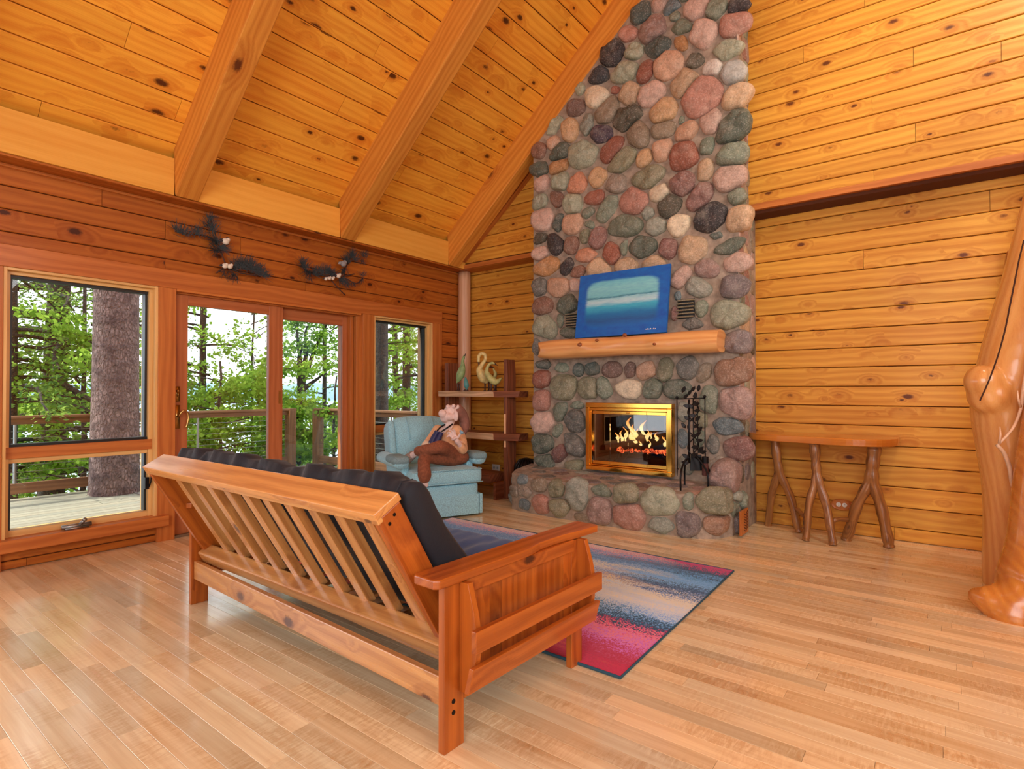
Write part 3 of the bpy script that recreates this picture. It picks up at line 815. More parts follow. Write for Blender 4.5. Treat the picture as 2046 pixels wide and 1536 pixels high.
mb = MB()
vs = [(x, y, 0) for x, y in HP] + [(x, y, hz(y)) for x, y in HP]; n = len(HP)
mb.add(vs, [(i, i + 1, n + i + 1, n + i) for i in range(n - 1)] + [tuple(range(n, 2 * n)), tuple(range(n - 1, -1, -1)), (n - 1, 0, n, 2 * n - 1)])
mb.build('hearth_mortar', M_mortar, fp)
mb = MB()


def hfront(u, v, h):
    # bend the row of stones round the bench outline
    pts = HP[1:-1]
    if u < -3.72:
        a = (-3.72 - u) / .25; return (-3.78 - .08 * min(a, 1) - h * .9, 4.94 + .30 * a - h * .2, v)
    if u > -1.62:
        a = (u + 1.62) / .35; return (-1.58 + .10 * min(a, 1) + h * .9, 5.0 + .40 * a - h * .3, v)
    yy = np.interp(u, [p[0] for p in pts if p[1] < 5.1], [p[1] for p in pts if p[1] < 5.1])
    return (u, yy - h * .8 + .01, v)


place_stones(mb, [[q[0], q[1], q[2] * 1.1, q[3] * 1.1, q[4], q[5]] for q in parse(HSTONES)] + [[-3.82, .30, .07, .06, 0, 'B'], [-3.84, .11, .08, .08, 0, 'B'], [-3.98, .24, .07, .1, 0, 'Gs'], [-3.72, .20, .05, .06, 0, 'Gp'], [-1.33, .10, .06, .09, 0, 'Mg'], [-1.24, .30, .06, .08, 0, 'G'], [-1.36, .33, .07, .06, 0, 'Gs']], hfront, hk=.5, hmax=.085, rough=1.3)
rs = random.Random(12); T_ = []
for r_, yy in enumerate((5.01, 5.14, 5.27)):
    x = -3.76 + .08 * (r_ % 2)
    while x < -1.62:
        w = rs.uniform(.08, .15)
        T_.append([x + w, yy + rs.uniform(-.02, .02), w, rs.uniform(.05, .065), rs.uniform(-.12, .12), rs.choice(['Gp', 'Gs', 'Mp', 'Gb', 'Tg', 'Mg', 'Mb', 'P'])])
        x += 2 * w + .03
place_stones(mb, T_, lambda u, v, h: (u, v, hz(v) - .004 + h * .6), hk=.2, hmax=.022, rough=.6)
mb.build('hearth_stonework', M_stone, fp, smooth=True)
mb = MB()
place_stones(mb, [[-1.62, .52, .12, .14, -.3, 'Mp']], lambda u, v, h: (u + .03, 5.33 - h * 1.6, v), hk=.6, hmax=.12)
place_stones(mb, [[5.28, .50, .11, .12, .3, 'Mp']], lambda u, v, h: (-1.53 + h * .5, u, v), hk=.6, hmax=.1)
mb.build('corner_boulder', M_stone, fp, smooth=True)

# brass frame and glass doors
x0, x1, z0, z1 = -3.054, -2.095, .461, 1.175
mb = MB(); y0 = 5.285
for (a, b, c, d_) in ((x0, x1, z1 - .05, z1), (x0, x1, z0, z0 + .045), (x0, x0 + .045, z0 + .045, z1 - .05), (x1 - .05, x1, z0 + .045, z1 - .05)):
    mb.box((a, y0, c), (b, CY + .02, d_))
for (a, b, c, d_) in ((x0 + .045, x1 - .05, z1 - .085, z1 - .052), (x0 + .045, x1 - .05, z0 + .047, z0 + .062)):
    mb.box((a, y0 + .015, c), (b, CY + .02, d_))
mb.box((x0 + .045, y0 + .02, z0 + .062), (x0 + .062, CY + .02, z1 - .085)); mb.box((x1 - .067, y0 + .02, z0 + .062), (x1 - .05, CY + .02, z1 - .085))
mb.build('brass_surround', M_brass, fp, bevel=.006, seg=3)
gx0, gx1 = x0 + .066, x1 - .07
M_fglass = plain('smoked_door_glass', (255, 255, 255), .03)


def fglass():
    t = NT('firedoor_glass')
    fr = t.n('Fresnel', {'IOR': 1.75}).outputs[0]
    tr = t.n('BsdfTransparent', {'Color': (.80, .80, .80, 1)}).outputs[0]
    gl = t.n('BsdfGlossy', {'Color': (1, 1, 1, 1), 'Roughness': 0.015}).outputs[0]
    mx = t.n('MixShader', {0: fr, 1: tr, 2: gl}).outputs[0]
    t.t.links.new(mx, t.out.inputs[0]); return t.m


M_fglass = fglass()
wdt = (gx1 - gx0) / 4
for k in range(4):
    a, b = gx0 + k * wdt + .0015, gx0 + (k + 1) * wdt - .0015
    m = MB(); m.box((a, y0 + .038, z0 + .10), (b, y0 + .043, z1 - .118)); dr = m.build('glass_door', M_fglass, fp)
    m = MB(); m.box((a, y0 + .035, z0 + .066), (b, y0 + .045, z0 + .10), grain=(1, 0, 0)); m.build('bottom_strip', M_brass, dr, bevel=.002)
    m = MB(); m.box((a, y0 + .035, z1 - .118), (b, y0 + .045, z1 - .088), grain=(1, 0, 0)); m.build('top_strip', M_brass, dr, bevel=.002)
    if k in (1, 2):
        m = MB(); m.ball((b - .01 if k == 1 else a + .01, y0 + .028, z1 - .10), .008); m.build('knob', M_brass, dr, smooth=True)

# vents let into the stonework
for (vx0, vx1, vz0, vz1) in ((-2.062, -1.889, 2.0, 2.192), (-3.347, -3.165, 1.99, 2.163)):
    m = MB(); n = 6
    for k in range(n):
        z = vz0 + (vz1 - vz0) * (k + .5) / n
        m.box((vx0 + .01 * (k % 2), CY - .05, z - .007), (vx1 - .008 * ((k + 1) % 2), CY - .005, z + .007), grain=(1, 0, 0), tint=lin(150, 140, 110)[:3])
    v = m.build('vent_grille', M_stone, fp, bevel=.003)
    m = MB(); m.box((vx0 + .005, CY - .012, vz0), (vx1 - .005, CY - .002, vz1)); m.build('vent_recess', M_dark, v)

# small wooden plate on the side of the hearth
pl = MB(); pl.box((-1.44, 5.18, .02), (-1.422, 5.41, .235), grain=(0, 0, 1))
pl = pl.build('wooden_plate', M_trim, bevel=.003)
tag(pl, 'small wooden plate with dark chevron grooves on the right end of the hearth', 'plate')
m = MB()
for k in range(7):
    z = .04 + k * .024
    m.tube([(-1.421, 5.26, z + .02), (-1.421, 5.31, z), (-1.421, 5.39, z + .035)], .0035, 5)
m.build('chevron_groove', M_gap, pl)

# ---------------------------------------------------------------- the fire
M_char = plain('charred_log', (40, 30, 26), .9, vary=.5, vs=14, bump=.9, bs=30)


def ember():
    t = NT('embers'); tc = t.n('TexCoord').outputs['Object']
    f = t.noise(tc, 38, 3, .7)
    e = t.ramp(f, [(.42, (.01, .005, .004)), (.52, (.9, .08, .02)), (.66, (1, .30, .08))])
    t.bsdf(Base_Color=lin(50, 30, 26), Roughness=.9, Emission_Color=e, Emission_Strength=1.6)
    return t.m


def flame():
    t = NT('flame'); tc = t.n('TexCoord')
    z = t.n('SeparateXYZ', {0: tc.outputs['Generated']}).outputs[2]
    c = t.ramp(z, [(0, (1, .62, .18)), (.35, (1, .72, .30)), (.7, (1, .42, .08)), (1, (.9, .2, .03))])
    em = t.n('Emission', {'Color': c, 'Strength': 1.9}).outputs[0]
    tr = t.n('BsdfTransparent').outputs[0]
    lw = t.n('LayerWeight', {'Blend': .35}).outputs['Facing']
    a = t.n('MapRange', {0: lw, 1: .0, 2: .85, 3: .08, 4: 1.0}).outputs[0]
    mx = t.n('MixShader', {0: a, 1: em, 2: tr}).outputs[0]
    t.t.links.new(mx, t.out.inputs[0]); return t.m


M_ember = ember(); M_flame = flame()
LG = [((-2.800, 5.69, .70), (-2.260, 5.66, .76), .055, 'thick charred log lying across the front of the fire'),
      ((-2.880, 5.78, .86), (-2.480, 5.61, .78), .045, 'charred log on the left, tilted up at the back of the fire'),
      ((-2.500, 5.81, .88), (-2.180, 5.62, .74), .045, 'charred log on the right, sloping down behind the flames')]
for a, b, r, lab in LG:
    m = MB(); A, B = Vector(a), Vector(b)
    m.tube([A.lerp(B, k / 8) + Vector((0, 0, .012 * math.sin(k * 1.7))) for k in range(9)], r, 12, wob=.35, seed=a[0] * 7)
    tag(m.build('log', M_char, smooth=True), lab, 'log', 'logs in the fire')
m = MB()
rs = random.Random(2)
for k in range(60):
    m.ball((rs.uniform(-2.860, -2.300), rs.uniform(5.61, 5.78), .655 + rs.uniform(-.012, .012)), rs.uniform(.014, .028), 7, 5)
tag(m.build('ember_bed', M_ember, smooth=True), 'glowing red ember bed under the logs', 'embers', kind='stuff')
gr = thing('fire_grate', 'dark iron grate with splayed legs holding the logs', 'grate')
for k in range(5):
    x = -2.840 + k * .13
    m = MB(); m.tube([(x, 5.56, .64), (x, 5.84, .64)], .008, 6); m.build('bar', M_iron, gr)
for x in (-2.810, -2.350):
    for y in (5.58, 5.81):
        m = MB(); m.tube([(x, y, .64), (x + (.09 if x > -2.58 else -.02), y, .57), (x + (.14 if x > -2.58 else -.05), y, .532)], .014, 6); m.build('leg', M_iron, gr)
fl = thing('flames', 'orange flames rising from the burning logs', 'fire', (0, 0, 0))
rs = random.Random(6)
FT = [(-2.680, .77, .25, .055), (-2.560, .78, .21, .05), (-2.750, .78, .13, .035), (-2.625, .80, .14, .04), (-2.480, .77, .13, .04)]
FT += [(rs.uniform(-2.850, -2.280), rs.uniform(.70, .80), rs.uniform(.05, .11), rs.uniform(.018, .035)) for _ in range(22)]
for (x, z, h, w) in FT:
    m = MB(); y = rs.uniform(5.56, 5.69)
    n = 10; pts = []; rad = []; ph = rs.uniform(0, 6)
    for k in range(n + 1):
        t_ = k / n
        pts.append((x + h * .22 * math.sin(t_ * 6 + ph) * t_, y + .012 * math.sin(t_ * 4 + z * 9), z + h * t_))
        rad.append(max(.0012, w * (1 - t_) ** .8 * (.72 + .28 * math.sin(t_ * 9 + ph)) * min(1, .5 + t_ * 3)))
    m.tube(pts, rad, 12, flat=.6); m.build('flame_tongue', M_flame, fl, smooth=True)
lamp('POINT', 'fire_glow', (-2.58, 5.56, .9), (-2.58, 5, .9), 2.5, (1, .5, .18), shadow_soft_size=.08)

# ---------------------------------------------------------------- mantel log, split face to the back
m = MB(); n = 30
vs = []; fs = []; uvm = []; K = 26
xa, xb = -3.548, -1.60
for i in range(n + 1):
    t_ = i / n; x = xa + (xb - xa) * t_
    sc = 1.0 + .05 * math.sin(t_ * 9) + .04 * noise.noise(Vector((x * 3, 1, 1)))
    if t_ < .06: sc *= .90 + t_ * 1.66
    for k in range(K):
        th = math.pi * 2 * k / K
        y = -math.cos(th); zz = math.sin(th)
        # rounded front, flat top
        e = 2.8
        q = (abs(math.cos(th)) ** e + abs(math.sin(th)) ** e) ** (-1 / e)
        yy = 5.225 + .13 * math.cos(th) * q * -1 * sc
        zc = 1.755 + .101 * math.sin(th) * q * sc
        for (kx, kz, kr) in ((-3.0, 1.78, .05), (-2.8, 1.82, .04), (-2.18, 1.75, .05), (-2.49, 1.86, .03)):
            dd = math.hypot(x - kx, zc - kz)
            if yy < 5.2: yy -= .030 * math.exp(-(dd / kr) ** 2)
        yy += .012 * noise.noise(Vector((x * 4, zc * 9, 0)))
        vs.append((x + (.03 * math.cos(th * 3) if i == 0 else 0), yy, zc))
for i in range(n):
    for k in range(K):
        fs.append((i * K + k, i * K + (k + 1) % K, (i + 1) * K + (k + 1) % K, (i + 1) * K + k))
        uvm.append([(vs[i * K][0], k * .029), (vs[i * K][0], k * .029 + .029), (vs[i * K + K][0], k * .029 + .029), (vs[i * K + K][0], k * .029)])
fs += [tuple(range(K - 1, -1, -1)), tuple(range(n * K, n * K + K))]
uvm += [[(vs[j][1], vs[j][2]) for j in f] for f in fs[-2:]]
m.add(vs, fs, (1, 0, 0), uvs=uvm)
mt = tag(m.build('mantel', M_mantel, smooth=True), 'peeled half log mantel shelf fixed across the stone chimney', 'mantel')
md = mt.modifiers.new('e', 'EDGE_SPLIT'); md.split_angle = R(50)
for (kx, kz, kr) in ((-3.0, 1.78, .028), (-2.8, 1.815, .018), (-2.18, 1.745, .018), (-2.49, 1.85, .024)):
    m = MB(); m.ball((kx, 5.078, kz), (kr, .02, kr * .8), 16, 8)
    m.build('knot', wood('mantel_knot', (170, 96, 50), (110, 56, 30), kn=0, fine=.3) if kx == -3.0 else bpy.data.materials['mantel_knot'], mt, smooth=True)


# painting leaning on the mantel
def painting():
    t = NT('seascape'); uv = t.n('TexCoord').outputs['UV']
    s = t.n('SeparateXYZ', {0: uv}); u, v = s.outputs[0], s.outputs[1]
    w = t.math('MULTIPLY_ADD', t.noise(t.mapv(uv, (3, 9, 1)), 1.6, 5, .65), .10, -.05)
    vv = t.math('ADD', v, w)
    inner = t.ramp(vv, [(.14, lin(20, 110, 200)), (.24, lin(30, 92, 160)), (.34, lin(22, 120, 184)), (.46, lin(70, 190, 220)), (.53, lin(196, 232, 240)), (.585, lin(150, 214, 226)), (.60, lin(60, 130, 150)), (.625, lin(128, 206, 216)), (.75, lin(140, 216, 224)), (.9, lin(110, 205, 226))])
    inner = t.mix(t.n('MapRange', {0: t.noise(t.mapv(uv, (6, 22, 1)), 2.0, 5, .7), 1: .4, 2: .75, 3: 0, 4: .35}).outputs[0], inner, lin(30, 130, 200))
    du = t.math('ABSOLUTE', t.math('SUBTRACT', u, .5)); dv = t.math('ABSOLUTE', t.math('SUBTRACT', v, .5))
    du = t.math('DIVIDE', du, .41); dv = t.math('DIVIDE', dv, .38)
    d = t.math('POWER', t.math('ADD', t.math('POWER', du, 6.0), t.math('POWER', dv, 6.0)), 1 / 6)
    d = t.math('ADD', d, w)
    f = t.n('MapRange', {0: d, 1: .90, 2: 1.03}, interpolation_type='SMOOTHSTEP').outputs[0]
    border = t.mix(t.noise(t.mapv(uv, (5, 5, 1)), 2, 4, .6), lin(10, 60, 170), lin(14, 130, 216))
    t.bsdf(Base_Color=t.mix(f, inner, border), Roughness=.42, Coat_Weight=.15)
    return t.m


bl = Vector((-3.102, 5.15, 1.86)); br = Vector((-2.095, 5.15, 1.86)); up = Vector((0, .115, .675))
nr = (br - bl).cross(up).normalized()
m = MB(); P = [bl, br, br - nr * .028, bl - nr * .028]
P = P + [p + up for p in P]
fr = MB(); fr.hexa(P, (1, 0, 0))
cv = fr.build('canvas_edge', plain('canvas_blue_edge', (24, 104, 190), .6))
pt = tag(cv, 'blue abstract seascape canvas leaning on the log mantel', 'painting')
cv.name = 'painting'
m = MB(); q = [bl + nr * .001, br + nr * .001, br + up + nr * .001, bl + up + nr * .001]
m.add(q, [(0, 1, 2, 3)], uvs=[[(0, 0), (1, 0), (1, 1), (0, 1)]], off=(0, 0)); m.build('painted_face', painting(), pt)
m = MB(); e1 = (br - bl).normalized()
for k in range(7):
    p = br - e1 * (.21 - k * .016) + up * .055 + nr * .0015
    m.box((0, 0, 0), (.008, .002, .008 + .004 * (k % 2)), M=Matrix.Translation(p))
m.build('signature', M_white, pt)

# =================================================================== rug
def rug_mat():
    t = NT('rug_pile'); tc = t.n('TexCoord').outputs['Object']
    s = t.n('SeparateXYZ', {0: tc}); x, y = s.outputs[0], s.outputs[1]
    wob = t.math('MULTIPLY_ADD', t.noise(t.mapv(tc, (1.6, 9, 1)), 1.3, 4, .6), .30, -.15)
    fine = t.math('MULTIPLY_ADD', t.noise(t.mapv(tc, (8, 40, 1)), 1.0, 3, .6), .10, -.05)
    wn = t.n('TexWhiteNoise', {'Vector': t.n('VectorMath', {0: tc, 1: (.007, .007, .007)}, operation='SNAP').outputs[0]}, noise_dimensions='3D')
    sp_ = t.math('MULTIPLY_ADD', wn.outputs[0], .16, -.08)
    yy = t.math('ADD', t.math('ADD', y, wob), t.math('ADD', fine, sp_))
    g = t.n('MapRange', {0: yy, 1: 2.33, 2: 4.19}).outputs[0]
    P = lambda y: (y - 2.33) / 1.86
    right = t.ramp(g, [(P(2.34), lin(206, 20, 66)), (P(2.48), lin(190, 14, 60)), (P(2.60), lin(200, 60, 90)), (P(2.66), lin(214, 110, 180)), (P(2.78), lin(238, 130, 130)), (P(2.84), lin(220, 60, 110)), (P(2.88), lin(18, 60, 86)), (P(2.98), lin(22, 84, 112)), (P(3.04), lin(110, 176, 208)), (P(3.14), lin(196, 218, 220)), (P(3.30), lin(224, 224, 190)), (P(3.42), lin(226, 220, 176)), (P(3.50), lin(110, 150, 180)), (P(3.56), lin(22, 60, 90)), (P(3.64), lin(40, 90, 120)), (P(3.72), lin(120, 180, 206)), (P(3.88), lin(80, 150, 184)), (P(3.96), lin(20, 70, 96)), (P(4.08), lin(26, 64, 90)), (P(4.12), lin(190, 30, 90))])
    left = t.ramp(g, [(P(2.34), lin(214, 60, 60)), (P(2.42), lin(240, 140, 70)), (P(2.50), lin(200, 20, 66)), (P(2.62), lin(226, 110, 180)), (P(2.76), lin(240, 150, 90)), (P(2.86), lin(214, 40, 90)), (P(2.92), lin(20, 70, 96)), (P(3.02), lin(70, 150, 180)), (P(3.14), lin(226, 226, 190)), (P(3.30), lin(150, 190, 200)), (P(3.42), lin(196, 214, 200)), (P(3.52), lin(238, 206, 110)), (P(3.60), lin(150, 160, 190)), (P(3.70), lin(222, 216, 170)), (P(3.84), lin(120, 160, 180)), (P(3.95), lin(60, 120, 160)), (P(4.04), lin(150, 170, 180)), (P(4.10), lin(226, 130, 130)), (P(4.15), lin(214, 200, 170))])
    m = t.n('MapRange', {0: t.math('ADD', x, t.math('MULTIPLY', wob, 5.0)), 1: -2.1, 2: -1.5}).outputs[0]
    col = t.mix(1.0, t.mix(m, left, right), (1.12, 1.22, 1.7, 1), 'MULTIPLY')
    h = wn.outputs[0]
    t.bsdf(Base_Color=col, Roughness=.95, Normal=t.bump(h, .6, .004), Specular_IOR_Level=.2, Sheen_Weight=.2)
    return t.m


rc = [(-3.95, 2.33), (-1.165, 2.325), (-1.205, 4.19), (-3.98, 4.20)]
m = MB(); nx, ny = 60, 40; vs = []; fs = []
for j in range(ny + 1):
    for i in range(nx + 1):
        a, b = i / nx, j / ny
        p = (Vector(rc[0] + (0,)) * (1 - a) + Vector(rc[1] + (0,)) * a) * (1 - b) + (Vector(rc[3] + (0,)) * (1 - a) + Vector(rc[2] + (0,)) * a) * b
        p.z = .011 + .002 * noise.noise(Vector((p.x * 3, p.y * 3, 0)))
        vs.append(p)
for j in range(ny):
    for i in range(nx): fs.append((j * (nx + 1) + i, j * (nx + 1) + i + 1, (j + 1) * (nx + 1) + i + 1, (j + 1) * (nx + 1) + i))
m.add(vs, fs)
rug = tag(m.build('rug', rug_mat(), smooth=True), 'bright multicoloured striped rug lying between futon and hearth', 'rug')
m = MB(); q = [(x, y, .008) for x, y in rc] ; m.tube([q[0], q[1], q[2], q[3], q[0]], .0075, 8)
m.build('rug_binding', plain('rug_binding', (44, 84, 104), .8), rug)

# =================================================================== futon
FO = Vector((-1.42, 1.458, 0)); rzF = R(-2.2)
fut = thing('futon_sofa', 'wooden futon sofa with black mattress, seen from behind in the middle of the room', 'sofa', FO, rzF)
LX = 2.25      # local x runs 0 .. -LX


def fb(name, lo, hi, mat=M_futon, bevel=.004, M=None, grain=None, tint=None):
    m = MB(); m.box(lo, hi, M=M, grain=grain, tint=tint or jit(.07)); return m.build(name, mat, fut, bevel=bevel)


for side in (0, 1):
    sx = -1 if side == 0 else 1               # towards the inside
    X0 = 0 if side == 0 else -LX
    def bx(a, b): return (min(X0 + sx * a, X0 + sx * b), max(X0 + sx * a, X0 + sx * b))
    # rear and front legs
    for (y0, y1) in ((0, .10), (.815, .905)):
        a, b = bx(0, .032)
        m = MB(); m.box((a, y0, 0), (b, y1, .596), tint=jit(.06))
        leg = m.build('leg', M_futon, fut, bevel=.003)
        if y0 == 0:
            for z in (.135, .175):
                m = MB(); m.tube([(X0 + sx * .004, .045, z), (X0 - sx * .0015, .045, z)], .009, 10); m.build('bolt', M_iron, leg)
    # arm board with a waist
    pts = []
    prof = [(-.055, -.065), (-.045, -.085), (.46, -.085), (.56, -.070), (.66, -.070), (.76, -.085), (1.03, -.085), (1.045, -.07), (1.045, .045), (1.03, .055), (-.03, .055), (-.055, .035)]
    # (y, inward)  -> outside edge is at inward = -.02 .. ; width .135
    P = []
    outer = [(-.055, .0), (-.04, -.018), (.42, -.018), (.50, -.010), (.58, .008), (.68, .010), (.78, .004), (.86, -.010), (1.02, -.018), (1.035, -.005)]
    inner = [(1.035, .105), (1.02, .118), (-.035, .118), (-.055, .10)]
    loop = outer + inner
    vs = [(X0 + sx * w, y, .602) for y, w in loop] + [(X0 + sx * w, y, .636) for y, w in loop]
    n = len(loop); fs = [(i, (i + 1) % n, n + (i + 1) % n, n + i) for i in range(n)] + [tuple(range(n - 1, -1, -1)), tuple(range(n, 2 * n))]
    if side == 0: fs = [tuple(reversed(f)) for f in fs]
    m = MB(); m.add(vs, fs, (0, 1, 0)); m.build('armrest', M_futon, fut, bevel=.006, seg=3)
    # apron board under the arm, plank panel
    a, b = bx(-.006, .02); fb('apron', (a, .10, .545), (b, .83, .602))
    for k in range(10):
        y0 = .105 + k * .072
        a, b = bx(.004, .022)
        m = MB(); m.box((a, y0, .16), (b, y0 + .071, .56), tint=jit(.2), grain=(0, 0, 1)); m.build('panel_plank', M_futon, fut, bevel=.001)
    # bulging brackets carrying the magazine rails
    for yb in (.075, .86):
        loop = [(0, .20), (-.045, .20), (-.082, .33), (-.088, .42), (-.072, .50), (-.042, .60), (0, .60)]
        vs = [(X0 + sx * w, yb, z) for w, z in loop] + [(X0 + sx * w, yb + .028, z) for w, z in loop]
        n = len(loop); fs = [(i, (i + 1) % n, n + (i + 1) % n, n + i) for i in range(n)] + [tuple(range(n - 1, -1, -1)), tuple(range(n, 2 * n))]
        m = MB(); m.add(vs, fs, (0, 0, 1), jit(.05)); m.build('bracket', M_futon, fut, bevel=.002)
    for (z0, z1, w0, w1) in ((.372, .452, -.088, -.088), (.220, .318, -.052, -.078)):
        P = [(w0, .045, z0), (w0 - .024, .045, z0), (w1 - .024, .045, z1), (w1, .045, z1)]
        vs = [(X0 + sx * w, y, z) for w, y, z in P] + [(X0 + sx * w, .905, z) for w, y, z in P]
        m = MB(); m.add(vs, [(0, 1, 5, 4), (1, 2, 6, 5), (2, 3, 7, 6), (3, 0, 4, 7), (0, 3, 2, 1), (4, 5, 6, 7)], (0, 1, 0), jit(.05)); m.build('side_rail', M_futon, fut, bevel=.003)
fb('rear_stretcher', (-LX + .032, .015, .155), (-.032, .045, .262), M_slat, .004)
fb('front_stretcher', (-LX + .032, .85, .155), (-.032, .88, .262), M_futon, .004)
# back frame, leaning backwards
nB = Vector((0, .862, .507)); uB = Vector((0, -.507, .862))      # front-facing normal and up the back
B0 = Vector((0, .09, .389)) + uB * -.11    # rear lower corner of the back stiles
MBk = Matrix(((1, 0, 0, 0), (.036, nB.y, uB.y, B0.y + .005), (0, nB.z, uB.z, B0.z), (0, 0, 0, 1)))
HB = .665
for x0, x1 in ((-.185, -.150), (-LX + .06, -LX + .095)):
    m = MB(); m.box((x0, 0, 0), (x1, .112, HB - .028), M=MBk, tint=jit(.05)); st = m.build('back_stile', M_futon, fut, bevel=.004)
    if x1 > -1:
        m = MB()
        for (b_, c_) in ((.035, HB - .07), (.068, HB - .055)):
            m.tube([MBk @ Vector((x1 - .002, b_, c_)), MBk @ Vector((x1 + .001, b_, c_))], .007, 10)
        m.build('plug', M_iron, st)
m = MB(); m.box((-LX + .055, -.006, HB - .028), (-.148, .122, HB + .004), M=MBk, tint=(1.25, 1.25, 1.22)); m.box((-LX + .055, -.006, HB - .045), (-.148, .02, HB - .02), M=MBk, tint=(1.1, 1.15, 1.15))  # lighter tint puts the window glare into the rail's colour
m.build('top_rail', M_slat, fut, bevel=.004)
m = MB(); m.box((-LX + .055, -.03, -.035), (-.05, .055, .045), M=MBk); m.build('back_lower_rail', M_slat, fut, bevel=.01, seg=3)
m = MB(); m.box((-LX + .055, .20, .19), (-.05, .245, .27)); m.build('seat_rear_rail', M_slat, fut, bevel=.008)
ns = 10
for k in range(ns):
    x = -LX + .095 + (LX - .28) * (k + .82) / (ns + .65)
    m = MB(); m.box((x - .0, .045, .02), (x + .062, .085, HB - .03), M=MBk, tint=jit(.08)); m.build('slat', M_slat, fut, bevel=.003)
for k in range(12):
    x = -LX + .15 + k * .17
    m = MB(); m.box((x, .24, .27), (x + .06, 1.02, .288), grain=(0, 1, 0)); m.build('seat_slat', M_slat, fut, bevel=.002)
fb('seat_front_rail', (-LX + .10, .99, .235), (-.10, 1.03, .31))

# mattress: one folded slab, blue light on the seat painted into its cover
def mattress():
    # centre line in local (y, z) from the top of the back down to the front of the seat
    c0 = B0 + nB * .195 + uB * .622
    c1 = B0 + nB * .195 + uB * .12
    line = sp([(c0.y, c0.z), ((c0.y + c1.y) / 2, (c0.z + c1.z) / 2), (c1.y + .02, c1.z + .04), (c1.y + .10, .395), (.62, .385), (.85, .385), (1.08, .38)], 8)
    nl = len(line)
    T = .084
    ring = []           # closed loop in (y,z): front face going down, rear face going up
    fr, bk = [], []
    for i in range(nl):
        a = line[max(i - 1, 0)]; b = line[min(i + 1, nl - 1)]
        t = Vector((b[0] - a[0], b[1] - a[1])).normalized(); nn = Vector((-t.y, t.x))   # towards the sitter
        p = Vector(line[i])
        ex = min(1, min(i, nl - 1 - i) / 4 + .55)
        fr.append(p + nn * T * (ex ** .5)); bk.append(p - nn * T * (ex ** .5))
    t0 = (Vector(line[0]) - Vector(line[2])).normalized(); t1 = (Vector(line[-1]) - Vector(line[-3])).normalized()
    ring = [Vector(line[0]) + t0 * .045] + fr + [Vector(line[-1]) + t1 * .03] + bk[::-1]
    n = len(ring); cen = [None] * n
    lx0, lx1 = -LX + .10, -.15
    NX = 130; vs = []; fs = []
    mid = [Vector(line[0])] + [Vector(q) for q in line] + [Vector(line[-1])] + [Vector(q) for q in line[::-1]]
    for i in range(NX + 1):
        a = i / NX
        x = lx0 + (lx1 - lx0) * a
        e = min(a, 1 - a) * (lx1 - lx0)
        sq = 1 - .42 * max(0, 1 - e / .07) ** 2.2
        for k in range(n):
            p = mid[k] + (ring[k] - mid[k]) * sq
            top = max(0, min(1, (p.y - .72) / .12))        # near the top of the back
            wr = .020 * noise.noise(Vector((x * 11 + p.y * 4, p.y * 1.5, k * .05))) - .016 * abs(noise.noise(Vector((x * 17 + p.x * 7, p.y * 3, 3))))
            wr *= .6 + 1.2 * top
            d = (ring[k] - mid[k]); d = d.normalized() if d.length > 1e-6 else Vector((0, 1))
            p = p + d * wr * (1 if e > .03 else .3)
            sag = .018 * math.sin(a * 9) * top
            vs.append((x, p.x + .036 * x * max(0, min(1, (p.y - .42) / .2)), p.y + sag * .4))
    for i in range(NX):
        for k in range(n):
            fs.append((i * n + k, (i + 1) * n + k, (i + 1) * n + (k + 1) % n, i * n + (k + 1) % n))
    fs.append(tuple(range(n))); fs.append(tuple(range(NX * n + n - 1, NX * n - 1, -1)))
    return vs, fs, n, NX, nl


vs, fs, n, NX, nl = mattress()
seatk = set(range(int(nl * .55), nl + 2))
m = MB(); m.add(vs, fs)
mo = m.build('mattress', M_black, fut, smooth=True)
mo['label'] = 'black mattress folded over the futon frame, painted blue-lit where it forms the seat'
mo.data.materials.append(M_black_lit)
for i in range(NX):
    for k in range(n):
        if 1 + int(nl * .52) <= k <= nl + 3: mo.data.polygons[i * n + k].material_index = 1
m = MB()
for x in (-.095, -LX + .065):
    pass
xs = -.10
seam = [vs[(NX - 4) * n + k] for k in list(range(n))]
c_ = [Vector(p) for p in seam] + [Vector(seam[0])]
m.tube(c_, .004, 6, caps=False); m.build('piping', M_black, mo, smooth=True)

# =================================================================== armchair
aF = Vector((.91, -.415, 0)).normalized()
rzA = math.atan2(aF.y, aF.x)
FC = Vector((-3.84, 4.52, 0)) - Vector((.415, .91, 0)).normalized() * .42
AO = FC - aF * .42
arm = thing('armchair', 'pale teal upholstered armchair with skirt and button back, standing in front of the shelf', 'armchair', AO, rzA)


